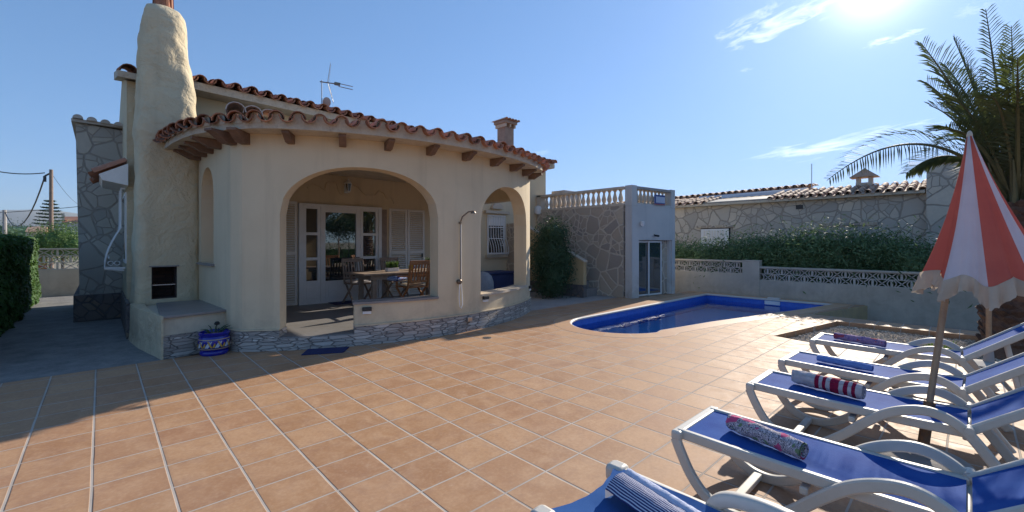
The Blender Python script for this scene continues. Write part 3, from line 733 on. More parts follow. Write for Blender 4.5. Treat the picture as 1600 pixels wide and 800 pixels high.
# niche in the side wall (v from 7.98 to 8.79)
NI = (0.17, 0.98)
PARA = s_of_phi(-20.8)
def arch_top(s_, a, spring, rise, p=2.2):
    c = (a[0]+a[1])/2; h = (a[1]-a[0])/2; x = min(1, abs(s_-c)/h); return spring+rise*(1-x**p)**(1/p)
def strip_solid(mb, s0, s1, zb0, zb1, zt0, zt1, off_out, off_in, ends=(False, False), uvz=True):
    """curved slab between s0..s1 with bottom/top heights at each end"""
    n = 1
    vs = []
    for s_, zb, zt in ((s0, zb0, zt0), (s1, zb1, zt1)):
        p, nn = path_at(s_)
        for off in (off_out, -off_in):
            q = p+nn*off
            vs += [(q.x, q.y, zb), (q.x, q.y, zt)]
    # 0 out-b,1 out-t,2 in-b,3 in-t | 4..7
    fs = [(0, 4, 5, 1), (6, 2, 3, 7), (1, 5, 7, 3), (0, 2, 6, 4)]
    uv = [[(s0, zb0), (s1, zb1), (s1, zt1), (s0, zt0)], [(s1, zb1), (s0, zb0), (s0, zt0), (s1, zt1)], [(s0, 0), (s1, 0), (s1, .3), (s0, .3)], [(s0, 0), (s0, .3), (s1, .3), (s1, 0)]]
    if ends[0]: fs.append((0, 1, 3, 2)); uv.append([(0, zb0), (0, zt0), (.3, zt0), (.3, zb0)])
    if ends[1]: fs.append((4, 6, 7, 5)); uv.append([(0, zb1), (.3, zb1), (.3, zt1), (0, zt1)])
    mb.add(vs, fs, uv)
def cuts(extra, step=0.045):
    k = sorted(set([0, SMAX]+list(extra))); out = []
    for a, b in zip(k[:-1], k[1:]):
        n = max(1, int(math.ceil((b-a)/step))); out += [a+(b-a)*i/n for i in range(n)]
    out.append(k[-1]); return out
WTOP = 3.05; TH = 0.27; PL = 0.285; FLOOR = 0.18
def porch_wall():
    mb = MB(); cs = cuts([*A1, *A2, *NI, PARA])
    e = 1e-4
    for a, b in zip(cs[:-1], cs[1:]):
        m = (a+b)/2; eL = a < e; eR = b > SMAX-e
        if NI[0] < m < NI[1]:
            strip_solid(mb, a, b, PL, PL, 1.18, 1.18, 0, TH)
            f = lambda s_: arch_top(s_, NI, 2.25, 0.45, 2.0)
            strip_solid(mb, a, b, f(a), f(b), WTOP, WTOP, 0, TH)
            if abs(a-NI[0]) < e or abs(b-NI[1]) < e: pass
        elif A1[0] < m < A1[1]:
            f = lambda s_: arch_top(s_, A1, 1.90, 0.70, 2.15)
            strip_solid(mb, a, b, f(a), f(b), WTOP, WTOP, 0, TH)
            if m > PARA: strip_solid(mb, a, b, PL, PL, 0.60, 0.60, 0, TH, ends=(abs(a-PARA) < e, False))
        elif A2[0] < m < A2[1]:
            f = lambda s_: arch_top(s_, A2, 1.86, 0.70, 2.1)
            strip_solid(mb, a, b, f(a), f(b), WTOP, WTOP, 0, TH)
            strip_solid(mb, a, b, PL, PL, 0.56, 0.56, 0, TH)
        else:
            en = [eL, eR]
            for q in (A1, A2, NI):
                if abs(a-q[1]) < e: en[0] = True
                if abs(b-q[0]) < e: en[1] = True
            strip_solid(mb, a, b, PL, PL, WTOP, WTOP, 0, TH, ends=en)
    return mb
porch_wall().build('porch_wall', M['cream'], villa, smooth=True, angle=30, fixn=False)
def plinth():
    mb = MB(); cs = cuts([*A1, PARA, 1.7])
    for a, b in zip(cs[:-1], cs[1:]):
        m = (a+b)/2
        top = FLOOR-0.012 if A1[0] < m < PARA else PL-0.003
        e = 1e-4
        strip_solid(mb, a, b, -0.02, -0.02, top, top, 0.022, TH+0.02, ends=(a < e or abs(a-PARA) < e, b > SMAX-e or abs(b-A1[0]) < e))
    return mb
plinth().build('plinth', M['ledge'], villa, smooth=True, angle=30, fixn=False)
def plinth_ledge(right):    # pale mortar bead along the top of the stone
    mb = MB(); cs = cuts([*A1, PARA])
    for a, b in zip(cs[:-1], cs[1:]):
        m = (a+b)/2
        if A1[0] < m < PARA or (m > PARA) != right: continue
        strip_solid(mb, a, b, PL-0.002, PL-0.002, PL+0.018, PL+0.018, 0.030, -0.002, ends=(abs(a-PARA) < 1e-4, abs(b-A1[0]) < 1e-4))
    return mb
for side_ in (False, True): plinth_ledge(side_).build('plinth_ledge', M['cream'], villa, fixn=False)
# porch floor
fl = [cpt(p, VR-0.004) for p in [x*1.5-40 for x in range(0, 51)]]
fl = [(p.x, p.y) for p in fl]+[(6.88, 9.72), (1.23, 9.72), (1.22, 8.9), (1.36, 7.2)]
MB().prism(fl, 0.05, FLOOR).build('porch_floor', M['porch'], villa)
# sills on the two parapets
def sill(a, b, z, out=0.03, inn=0.02, th=0.03):
    mb = MB(); n = int((b-a)/0.05); 
    for i in range(n):
        s0 = a+(b-a)*i/n; s1 = a+(b-a)*(i+1)/n
        strip_solid(mb, s0, s1, z, z, z+th, z+th, out, TH+inn, ends=(i == 0, i == n-1))
    return mb
sill(PARA-0.02, A1[1]-0.003, 0.602, th=0.03).build('parapet_sill', M['slate'], villa, fixn=False)
sill(A2[0]+0.003, A2[1]-0.003, 0.562, th=0.035).build('parapet_sill', M['sill_cream'], villa, fixn=False, label='pale stone sill under the smaller arch')
sill(NI[0]-0.06, NI[1]+0.06, 1.14, th=0.035, out=0.05, inn=-TH).build('niche_sill', M['slate'], villa, fixn=False)
# beam over the open right side of the porch and its back pilaster
e_ = cpt(35.5, VR-0.14)
MB().prism([(6.62, 6.78), (6.90, 6.70), (6.90, 9.76), (6.62, 9.76)], 2.45, WTOP-0.005).build('side_beam', M['cream'], villa)
MB().box(6.60, 6.92, 9.50, 9.76, 0.0, 2.45).build('pilaster', M['cream'], villa)
MB().box(6.64, 6.88, 8.0, 9.5, FLOOR-0.15, FLOOR-0.005).build('side_step', M['porch'], villa)

# eaves -------------------------------------------------
ER = VR+0.36
eave = [(0.74, 8.93), (0.78, 8.3), (0.86, 7.75), (0.95, 7.36), (1.08, 7.05), (1.24, 6.76), (1.45, 6.47)]
ph = -32.0
while ph <= 30: q = cpt(ph, ER); eave.append((q.x, q.y)); ph += 2.0
eave += [(6.96, 6.40), (7.16, 6.62), (7.24, 6.90), (7.26, 7.3), (7.26, 8.5), (7.26, 9.72)]
eave = [Vector(p) for p in eave]
es = [0]
for i in range(1, len(eave)): es.append(es[-1]+(eave[i]-eave[i-1]).length)
def eave_at(s_):
    import bisect
    i = min(max(bisect.bisect_right(es, s_)-1, 0), len(es)-2); t = (s_-es[i])/(es[i+1]-es[i]); return eave[i].lerp(eave[i+1], t)
EZ = 3.0
slab = [(p.x, p.y) for p in eave]+[(1.22, 9.72), (1.22, 8.93)]
MB().prism(slab, EZ, EZ+0.10).build('eave_slab', M['mortar'], villa, smooth=True, angle=40)
# tiles
NT = int(es[-1]/0.262)
ep, tp = [], []
for i in range(NT+1):
    p = eave_at(es[-1]*i/NT); t = i/NT
    uo = min(max((p.x-0.9)/6.3, 0), 1); 
    out = (p-Vector((4.1, 9.9))).normalized()*0.05
    q = p+out
    ut = 1.35+5.7*max(0, min(1, (t-0.10)/0.66))
    ep.append((q.x, q.y, EZ+0.095)); tp.append((ut, 9.70, 3.62))
mb = MB(); tile_strip(mb, ep, tp, r=0.098, course=0.38, rows=6, seed=4)
mb.build('porch_roof_tiles', M['terra'], villa, smooth=True, angle=50, fixn=False)
# mortar bed that closes the space under the tiles
mb = MB()
for i in range(NT):
    a = Vector(ep[i]); b = Vector(ep[i+1]); c = Vector(tp[i+1]); d = Vector(tp[i])
    ai = a+(d-a)*0.035; bi = b+(c-b)*0.035
    mb.add([ai, bi, c, d, (ai.x, ai.y, EZ+0.095), (bi.x, bi.y, EZ+0.095)], [(0, 1, 2, 3), (4, 5, 1, 0)])
# mortar fillets in the mouth of each cover tile
for i in range(0, NT+1):
    a = Vector(ep[i]); d = (Vector(tp[i])-a).normalized(); c = a+d*0.05
    nb = (Vector(ep[min(i+1, NT)])-Vector(ep[max(i-1, 0)])).normalized(); vs = [c+Vector((0, 0, 0.03))]
    for k in range(8): an = pi*k/7; vs.append(c+nb*cos(an)*0.082+Vector((0, 0, 0.03+0.082*sin(an))))
    vs += [c+nb*0.082+Vector((0, 0, -0.03)), c-nb*0.082+Vector((0, 0, -0.03))]
    mb.add(vs, [tuple([0]+[k, k+1]) for k in range(1, 8)]+[(0, 9, 1), (0, 8, 10), (0, 10, 9)])
mb.build('roof_bed', M['mortar'], villa, fixn=False)
# mortared barrel ridge that crosses the porch roof on the left
mb = MB()
for dx in (0, 0.23, 0.46):
    a = Vector((1.46+dx, 7.50+dx*0.1, 3.46)); b = Vector((1.86+dx, 9.6, 3.84)); d = (b-a).normalized()
    for k in range(5):
        barrel(mb, a+d*0.4*k+Vector((0, 0, 0.004*k)), (d+Vector((0, 0, -.02))).normalized(), Vector((0, 0, 1)), Vector((1, -0.15, 0)).normalized(), 0.46, 0.135, True, 0.85)
mb.build('ridge_tiles', M['tile_grey'], villa, smooth=True, angle=50, fixn=False)
# timber corbels
def corbel(p, n, L_=0.30, hw=0.048, hz=0.125):
    side = Vector((-n.y, n.x)); prof = [(-0.02, 0), (-0.02, -hz), (L_*0.42, -hz), (L_*0.86, -0.045), (L_, -0.035), (L_, 0)]
    vs = []
    for sg in (-1, 1):
        for a, z in prof: q = p+n*a+side*hw*sg; vs.append((q.x, q.y, EZ-0.003+z))
    k = len(prof); fs = [tuple(range(k)), tuple(range(2*k-1, k-1, -1))]+[(i, k+i, k+(i+1) % k, (i+1) % k) for i in range(k)]
    MB().add(vs, fs).build('corbel', M['beam'], villa, bevel=0.006)
for ph in (-31.6, -23.0, -15.0, -6.6, 2.0, 10.7, 19.1, 27.0, 33.6):
    p = cpt(ph); corbel(p, (p-VC).normalized(), 0.29)
for s_ in (0.15, 0.55, 0.95, 1.4): 
    p, n = path_at(s_); corbel(p, n, 0.36, 0.045, 0.13)
p = Vector((1.36, 7.03)); corbel(p, Vector((-0.87, -0.49)).normalized(), 0.40, 0.065, 0.15)
p, n = path_at(2.15); corbel(p, n, 0.36, 0.06, 0.15)
corbel(Vector((6.90, 7.1)), Vector((1, -0.1)).normalized(), 0.32); corbel(Vector((6.90, 7.8)), Vector((1, 0)), 0.32)

# main block behind the porch ------------------------------
MW = 9.75; MU0 = 0.34; MU1 = 10.80
mb = MB(); mb.add([(u, v, z) for v in (MW, MW+0.3) for u, z in ((MU0+0.13, 0), (MU1, 0), (MU1, 3.96), (MU0+0.13, 4.205))], [(0, 1, 2, 3), (7, 6, 5, 4), (0, 4, 5, 1), (1, 5, 6, 2), (2, 6, 7, 3), (3, 7, 4, 0)])
mb.build('main_wall', M['cream'], villa)
MB().prism([(MU0, MW+0.3), (MU1, MW+0.3), (MU1, 15.0), (MU0, 15.0)], 0, 3.9).build('house_body', M['cream2'], villa)
# gable side with its rougher grey render
gp = [(MW-0.012, 0), (15.0, 0), (15.0, 4.05), (12.0, 4.86), (MW-0.012, 4.22)]
mb = MB(); vs = [(MU0-0.02, a, z) for a, z in gp]+[(MU0+0.12, a, z) for a, z in gp]
mb.add(vs, [(0, 1, 2, 3, 4), (9, 8, 7, 6, 5)]+[(i, 5+i, 5+(i+1) % 5, (i+1) % 5) for i in range(5)])
mb.build('side_wall', M['rough'], villa)
# main roof
ME = []; MT = []
n = int((MU1+0.0-1.0)/0.262)
for i in range(n+1):
    u = 1.02+(MU1-0.05-1.02)*i/n
    dz = -0.028*(u-1); ME.append((u, 9.30, 4.34+dz)); MT.append((u, 12.1, 4.96+dz))
mb = MB(); tile_strip(mb, ME, MT, r=0.098, course=0.40, rows=7, seed=9)
mb.build('main_roof_tiles', M['terra'], villa, smooth=True, angle=50, fixn=False)
mb = MB(); vs = [(a, b, z+(0.04 if a < 1 else -0.245)) for a in (0.45, MU1-0.02) for b, z in ((9.34, 4.17), (9.34, 4.305), (12.1, 4.90), (15.3, 4.25), (15.3, 4.05))]
mb.add(vs, [(0, 1, 2, 3, 4), (9, 8, 7, 6, 5)]+[(i, (i+1) % 5, 5+(i+1) % 5, 5+i) for i in range(5)])
mb.build('roof_slab', M['mortar'], villa)
# verge cap on the gable, seen left of the chimney
mb = MB()
vb = [(9.4, 4.27), (12.0, 4.96)]
mb.add([(0.20, 9.5, 4.20), (0.20, 9.5, 4.30), (0.20, 12.1, 5.0), (0.20, 12.1, 4.84), (0.5, 9.5, 4.20), (0.5, 9.5, 4.30), (0.5, 12.1, 5.0), (0.5, 12.1, 4.84)], [(0, 3, 2, 1), (4, 5, 6, 7), (0, 4, 7, 3), (1, 2, 6, 5), (2, 3, 7, 6), (0, 1, 5, 4)])
mb.build('verge', M['mortar'], villa)
mb = MB(); a = Vector((0.34, 9.5, 4.32)); d = (Vector((0.34, 12.1, 5.02))-a).normalized()
for k in range(7): barrel(mb, a+d*0.38*k, d, Vector((0, 0, 1)), Vector((1, 0, 0)), 0.44, 0.12)
mb.build('verge_tiles', M['terra'], villa, smooth=True, angle=50, fixn=False)

# chimney: one bulging, hand-trowelled stack with the barbecue mouth in its foot
def chimney():
    prof = [(0.0, 0.33, 1.24, 8.86), (0.55, 0.36, 1.23, 8.88), (1.2, 0.38, 1.22, 8.9), (2.4, 0.40, 1.225, 8.9), (3.0, 0.41, 1.23, 8.9), (3.5, 0.415, 1.215, 8.9), (3.9, 0.425, 1.19, 8.9), (4.3, 0.44, 1.13, 8.92), (4.7, 0.45, 1.10, 8.94),
            (5.1, 0.46, 1.085, 8.97), (5.28, 0.48, 1.055, 9.01), (5.37, 0.52, 1.0, 9.07), (5.42, 0.60, 0.92, 9.16)]
    zs = []; 
    z = 0.0
    while z < 5.42: zs.append(z); z += 0.06 if z < 5.0 else 0.03
    zs.append(5.42)
    def at(z):
        for a, b in zip(prof[:-1], prof[1:]):
            if z <= b[0]: t = (z-a[0])/(b[0]-a[0]); return [a[i]+(b[i]-a[i])*t for i in (1, 2, 3)]
        return prof[-1][1:]
    n = 56; mb = MB(); vs = []
    for z in zs:
        u0, u1, v0 = at(z); cx = (u0+u1)/2; hx = (u1-u0)/2; v1 = 9.74 if z < 4 else 9.74-(z-4)*0.06; cy = (v0+v1)/2; hy = (v1-v0)/2
        ex = 6.0 if z < 2.6 else max(2.6, 6.0-(z-2.6)*1.5)
        for k in range(n):
            a = 2*pi*k/n; c, s_ = cos(a), sin(a)
            x = cx+hx*math.copysign(abs(c)**(2/ex), c); y = cy+hy*math.copysign(abs(s_)**(2/ex), s_)
            q = Vector((x*2.3, y*2.3, z*1.7)); tz = 1 if z < 3.2 else 1.7; dd = (noise.noise(q)*0.028+noise.noise(q*3.1)*0.014)*tz
            dn = Vector((c, s_)).normalized(); vs.append((x+dn.x*dd, y+dn.y*dd, z))
    nz_ = len(zs)
    fs = [(i*n+k, i*n+(k+1) % n, (i+1)*n+(k+1) % n, (i+1)*n+k) for i in range(nz_-1) for k in range(n)]
    fs.append(tuple((nz_-1)*n+k for k in range(n)))
    mb.add(vs, fs); return mb
ch = chimney().build('chimney', M['rough'], villa, smooth=True, angle=60)
# the mouth, cut with a boolean and baked
cut = MB().box(0.585, 0.905, 8.5, 9.45, 0.60, 1.115).build('cutter', M['soot'])
md = ch.modifiers.new('mouth', 'BOOLEAN'); md.object = cut; md.operation = 'DIFFERENCE'; md.solver = 'EXACT'
dg = bpy.context.evaluated_depsgraph_get(); nm = bpy.data.meshes.new_from_object(ch.evaluated_get(dg))
ch.modifiers.clear(); ch.data = nm; bpy.data.objects.remove(cut)
mb = MB()   # brick lining
mb.box(0.575, 0.60, 8.93, 9.42, 0.60, 1.12).box(0.89, 0.915, 8.93, 9.42, 0.60, 1.12).box(0.60, 0.89, 9.39, 9.42, 0.60, 1.12).box(0.60, 0.89, 8.93, 9.39, 0.585, 0.61)
mb.build('firebox', M['soot'], ch)
mb = MB()
for k in range(9): mb.bar((0.61+k*0.034, 8.96, 0.82), (0.61+k*0.034, 9.35, 0.82), 0.006, 0.006)
mb.bar((0.6, 8.955, 0.82), (0.89, 8.955, 0.82), 0.012, 0.012)
mb.build('grill_rack', M['metal'], ch)
MB().box(0.555, 0.93, 8.858, 8.90, 1.112, 1.13).build('lintel', M['slate'], ch)
mb = MB(); n = 14   # ribbed clay pot
prof = [(0.15, 5.34), (0.155, 5.44), (0.13, 5.48), (0.12, 5.6), (0.13, 5.72), (0.14, 5.75)]
mb.lathe(prof, (0.77, 9.38, 0.0), 20)
for k in range(10):
    a = 2*pi*k/10; mb.bar((0.77+0.135*cos(a), 9.38+0.135*sin(a), 5.40), (0.77+0.125*cos(a), 9.38+0.125*sin(a), 5.72), 0.035, 0.02)
mb.build('chimney_pot', M['terra'], ch, smooth=True, angle=50)

# barbecue worktop in front of the chimney
bq = thing('barbecue_bench', 'masonry barbecue counter with grey stone top below the chimney mouth', 'barbecue', (0.9, 8.0, 0))
mb = MB(); mb.prism([(0.585, 7.20), (1.31, 7.34), (1.25, 8.87), (0.50, 8.87)], 0.285, 0.51); mb.build('counter_wall', M['cream2'], bq)
MB().prism([(0.565, 7.18), (1.315, 7.32), (1.25, 8.86), (0.50, 8.86)], -0.02, 0.283).build('stone_base', M['ledge'], bq)
MB().prism([(0.56, 7.15), (1.325, 7.29), (1.26, 8.87), (0.64, 8.87)], 0.512, 0.545).build('worktop', M['slate'], bq, bevel=0.006)
def wing():   # trowelled cheek that runs from the chimney forward along the counter
    mb = MB(); n = 16; rows = 9; vs = []
    for i in range(n+1):
        t = i/n; v = 8.98-(8.98-7.13)*t; uo = 0.34+0.235*t**1.6
        for j in range(rows+1):
            z = -0.02+(0.53+0.02)*j/rows+ (0.02 if j == rows else 0); d = noise.noise(Vector((v*3, z*3, 1)))*0.02
            vs.append((uo+d-0.03*(1-j/rows)*(1-t), v, z))
    m = rows+1; fs = [(i*m+j, (i+1)*m+j, (i+1)*m+j+1, i*m+j+1) for i in range(n) for j in range(rows)]
    o = len(vs)
    for i in range(n+1):
        t = i/n; v = 8.98-(8.98-7.13)*t; uo = min(0.34+0.235*t**1.6+0.16*(1-t)+0.012, 0.6)
        vs += [(uo, v, 0.55), (uo, v, -0.02)]
    for i in range(n): fs += [(i*m+rows, (i+1)*m+rows, o+2*(i+1), o+2*i)]
    fs.append(tuple([n*m+j for j in range(m)]+[o+2*n, o+2*n+1]))
    mb.add(vs, fs); return mb
wing().build('plaster_cheek', M['rough'], bq, smooth=True, angle=50, fixn=False)

# stone wing wall at the far left of the house, battered, with a darker base
def stonewing():
    mb = MB()
    o0 = [(-0.33, 11.62), (0.33, 11.62), (0.33, 13.0), (-0.33, 13.0)]
    b_, t_ = -0.29, -0.345
    mb.add([(b_, 11.68, 0.5), (0.33, 11.68, 0.5), (0.33, 14.6, 0.5), (b_, 14.6, 0.5), (t_, 11.68, 3.78), (0.33, 11.68, 3.74), (0.33, 14.6, 3.74), (t_, 14.6, 3.78)],
           [(0, 1, 5, 4), (1, 2, 6, 5), (2, 3, 7, 6), (3, 0, 4, 7), (4, 5, 6, 7), (0, 3, 2, 1)])
    return mb
sw = stonewing().build('side_wing', M['stone_big'], villa)
MB().prism([(-0.37, 11.56), (0.335, 11.56), (0.335, 14.65), (-0.37, 14.65)], 0, 0.498).build('wing_base', M['stone_base'], sw)
mb = MB(); mb.prism([(-0.40, 11.60), (0.33, 11.60), (0.33, 14.6), (-0.40, 14.6)], 3.782, 3.84)
mb.build('wing_coping', M['tile_grey'], sw)
mb = MB()
for k in range(4): barrel(mb, (-0.31+k*0.19, 11.55, 3.842-k*0.012), Vector((0, 1, 0.03)).normalized(), Vector((0, 0, 1)), Vector((1, 0, 0)), 0.45, 0.075, cap=True)
mb.build('wing_tiles', M['tile_grey'], sw, smooth=True, angle=50, fixn=False)
MB().box(0.29, 0.335, 9.0, 11.56, 0, 0.55).build('side_plinth', M['stone_base'], villa)

# side window with bulged white grille and a small tiled hood
win = MB().box(0.30, 0.36, 9.75, 10.75, 1.15, 2.35).build('window', M['white'], villa, label='side window behind a bulged white grille')
MB().box(0.29, 0.299, 9.83, 10.67, 1.22, 2.28).build('pane', M['glass'], win)
def grille_side():
    mb = MB()
    for k in range(8):
        v = 9.72+k*0.155; pts = []
        for t in range(13):
            z = 2.42-1.36*t/12; x = 0.27-0.02
            if z < 1.75: x -= 0.20*sin(pi*min(1, (1.75-z)/0.66)*0.5)
            pts.append((x, v, z))
        pts.append((0.29, v, 1.03)); mb.tube(pts, 0.009, 6)
    for z, x in ((2.40, 0.25), (1.75, 0.25), (1.25, 0.10), (1.08, 0.05)): mb.bar((x, 9.70, z), (x, 10.82, z), 0.012, 0.025)
    mb.bar((0.3, 9.70, 2.40), (0.25, 9.70, 2.40), 0.012, 0.025); mb.bar((0.3, 9.70, 1.08), (0.05, 9.70, 1.08), 0.012, 0.03)
    for c in (0.12, 0.2): mb.tube([(c+0.035*cos(a/8*2*pi), 9.70, 1.16+0.035*sin(a/8*2*pi)) for a in range(9)], 0.006, 5)
    return mb
grille_side().build('grille', M['iron_white'], win, smooth=True)
mb = MB(); a = []; b = []
for k in range(7): a.append((-0.05, 9.6+k*0.215, 2.58)); b.append((0.32, 9.6+k*0.215, 2.80))
tile_strip(mb, a, b, r=0.085, course=0.4, rows=1, seed=3)
hood = mb.build('window_hood', M['terra'], villa, smooth=True, angle=50, fixn=False, label='small red tiled hood over the side window')
mb = MB(); mb.add([(x, y, z) for y in (9.52, 10.95) for x, z in ((0.02, 2.50), (0.33, 2.44), (0.33, 2.80), (-0.02, 2.59))], [(3, 2, 1, 0), (4, 5, 6, 7), (0, 1, 5, 4), (1, 2, 6, 5), (2, 3, 7, 6), (3, 0, 4, 7)])
mb.build('hood_soffit', M['white'], hood)

# glazed entrance: left shutter, three-light sidelight, door, right sidelight, two shutters
DV = MW
def leafframe(mb, x0, x1, z0, z1, y0, y1, w):
    mb.box(x0, x0+w, y0, y1, z0, z1).box(x1-w, x1, y0, y1, z0, z1).box(x0+w, x1-w, y0, y1, z1-w, z1).box(x0+w, x1-w, y0, y1, z0, z0+w)
ent = MB(); z0 = FLOOR; zt = 2.335
ent.box(3.02, 3.10, DV-0.085, DV-0.002, z0, zt).box(4.80, 4.88, DV-0.085, DV-0.002, z0, zt).box(3.10, 4.80, DV-0.085, DV-0.002, zt-0.05, zt)
ent.box(3.10, 4.80, DV-0.085, DV-0.002, z0, z0+0.03)
entrance = ent.build('entrance', M['white'], villa, bevel=0.004)
# left sidelight
def sidelight(x0, x1, zb):
    mb = MB(); y0, y1 = DV-0.07, DV-0.01; w = 0.06
    zs_ = [zb, 1.12, 1.66, zt-0.06]
    mb.box(x0, x1, y0, y1, z0+0.03, zb-0.0).box(x0, x0+w, y0, y1, zb, zt-0.05).box(x1-w, x1, y0, y1, zb, zt-0.05)
    for z in (zb, 1.12, 1.66, zt-0.05-w): mb.box(x0+w, x1-w, y0, y1, z, z+w)
    o = mb.build('sidelight', M['white'], entrance)
    for a, b in ((zb+w, 1.12), (1.12+w, 1.66), (1.66+w, zt-0.05-w)): MB().box(x0+w, x1-w, y1-0.02, y1-0.012, a, b).build('pane', M['glass'], o)
    MB().box(x0+w, x1-w, y0-0.008, y0-0.001, z0+0.12, zb-0.07).build('panel', M['white'], o, bevel=0.004)
sidelight(3.105, 3.46, 0.62); sidelight(4.36, 4.795, 0.62)
mb = MB(); y0, y1 = DV-0.075, DV-0.01; xa, xb = 3.465, 4.355
mb.box(xa, xa+0.10, y0, y1, z0+0.03, zt-0.05).box(xb-0.10, xb, y0, y1, z0+0.03, zt-0.05).box(xa+0.10, xb-0.10, y0, y1, zt-0.17, zt-0.05).box(xa+0.10, xb-0.10, y0, y1, z0+0.03, 0.66)
door = mb.build('door', M['white'], entrance, bevel=0.004)
MB().box(xa+0.10, xb-0.10, y1-0.03, y1-0.02, 0.66, zt-0.17).build('pane', M['glass'], door)
MB().box(xa+0.16, xb-0.16, y0-0.008, y0-0.001, z0+0.12, 0.58).build('panel', M['white'], door, bevel=0.004)
mb = MB(); mb.tube([(xb-0.05, y0-0.05, 1.16), (xb-0.15, y0-0.05, 1.16)], 0.009, 8).tube([(xb-0.05, y0, 1.16), (xb-0.05, y0-0.05, 1.16)], 0.011, 8)
mb.build('handle', M['bronze'], door, smooth=True)
def shutter(x0, x1, z0, z1, y, name='shutter', mid=None, frame_w=0.055):
    mb = MB(); mid = mid or (z0+z1)/2
    leafframe(mb, x0, x1, z0, z1, y-0.035, y, frame_w); mb.box(x0+frame_w, x1-frame_w, y-0.035, y, mid-0.04, mid+0.04)
    for a, b in ((z0+frame_w, mid-0.04), (mid+0.04, z1-frame_w)):
        n = int((b-a)/0.048)
        for k in range(n):
            z = a+(k+0.5)*(b-a)/n
            mb.bar((x0+frame_w, y-0.018, z), (x1-frame_w, y-0.018, z), 0.034, 0.009, up=(0, -0.75, 0.66))
    o = mb.build(name, M['shutter'], villa); return o
sh1 = shutter(2.60, 3.0, FLOOR+0.01, 2.36, DV-0.003)
sh2 = shutter(5.10, 5.59, FLOOR+0.01, 2.33, DV-0.003); sh3 = shutter(5.605, 6.09, FLOOR+0.01, 2.33, DV-0.003)
MB().box(6.0, 6.03, DV-0.06, DV-0.039, 1.12, 1.22).build('latch', M['black'], sh3)
MB().box(4.90, 5.05, DV-0.004, DV-0.001, FLOOR, 2.3).build('roller_recess', M['teak_grey'], villa)

# moulded wavy band over the door
mb = MB(); wv = [(480, 293), (492, 289), (500, 291), (508, 297), (511, 286), (515, 285), (526, 286), (530, 300), (535, 304), (546, 303), (551, 288), (560, 292), (567, 301), (572, 305), (587, 305), (592, 298), (600, 301), (605, 311), (612, 309), (616, 318)]
def onv(px, py, v):
    h = radians(HEAD); k = (px-800)/678; Y = v/(cos(h)-k*sin(h)); return Vector((Y*(k*cos(h)+sin(h)), v, 1.5+(379-py)/678*Y))
pts = [onv(x, y, MW-0.006) for x, y in wv]
for a, b in zip(pts[:-1], pts[1:]): mb.bar(a, b, 0.03, 0.03, up=(0, 1, 0))
mb.build('wave_moulding', M['cream'], villa)

# barred window on the right part of the main wall
wu0, wu1, wz0, wz1 = 8.22, 8.92, 1.14, 2.32
w2 = MB().box(wu0, wu1, MW-0.03, MW-0.002, wz0, wz1).build('window', M['white'], villa, label='white barred window seen through the smaller arch')
MB().box(wu0+0.06, wu1-0.06, MW-0.036, MW-0.031, wz0+0.06, 2.0).build('pane', M['glass'], w2)
MB().box(wu0-0.06, wu1+0.06, MW-0.10, MW-0.001, wz0-0.08, wz0-0.004).build('sill', M['sill_cream'], w2)
mb = MB()
for k in range(8):
    u = wu0+0.01+k*(wu1-wu0-0.02)/7; pts = []
    for t in range(13):
        z = wz1-0.02-(wz1-wz0-0.04)*t/12; y = MW-0.07
        if z < 1.66: y -= 0.14*sin(pi*min(1, (1.66-z)/0.42)*0.5)
        pts.append((u, y, z))
    pts.append((u, MW-0.06, wz0+0.01)); mb.tube(pts, 0.010, 6)
for z, y in ((wz1-0.03, MW-0.07), (1.95, MW-0.07), (1.62, MW-0.075), (wz0+0.05, MW-0.2)): mb.bar((wu0, y, z), (wu1, y, z), 0.012, 0.022)
for zz in (1.45, 1.58, 1.72, 1.85):
    mb.tube([(8.76+0.05*cos(a/8*2*pi), MW-0.08, zz+0.05*sin(a/8*2*pi)) for a in range(9)], 0.007, 5)
mb.build('grille', M['iron_white'], w2, smooth=True)
mb = MB(); pl = [(-0.22, 0), (0.22, 0), (0.20, 0.07), (0.12, 0.15), (0, 0.18), (-0.12, 0.15), (-0.2, 0.07)]
mb.side_prism([(8.57+x, 2.50+z) for x, z in pl], MW-0.12, MW-0.002); mb.build('window_crest', M['sill_cream'], w2, label='scalloped pale crest over the barred window')
MB().box(wu0-0.12, wu1+0.12, MW-0.12, MW-0.002, 2.36, 2.44).build('window_cornice', M['sill_cream'], w2)
# stone buttress right of it
MB().box(9.02, 9.62, MW-0.35, MW-0.002, 0, 2.08).build('stone_pier', M['stone_brown'], villa)

# rear chimney
M['chim2'] = surf('weathered_brown_render', (0.42, 0.31, 0.23), (0.30, 0.22, 0.17), 0.9, 8, 0.9, 30, 0.03)
rc = MB().box(9.97, 10.37, 10.85, 11.25, 4.2, 5.44).build('rear_chimney', M['chim2'], villa)
MB().box(9.93, 9.99, 10.79, 11.31, 5.44, 5.56).box(10.14, 10.20, 10.79, 11.31, 5.44, 5.56).box(10.35, 10.41, 10.79, 11.31, 5.44, 5.56).build('vent_posts', M['mortar'], rc)
MB().box(9.88, 10.46, 10.76, 11.34, 5.56, 5.66).build('cap', M['chim2'], rc, bevel=0.01)
mb = MB()
for k in range(5): barrel(mb, (9.9+k*0.14, 10.68, 5.665), Vector((0, 1, 0)), Vector((0, 0, 1)), Vector((1, 0, 0)), 0.74, 0.06)
mb.build('cap_tiles', M['terra_pale'], rc, smooth=True, fixn=False)

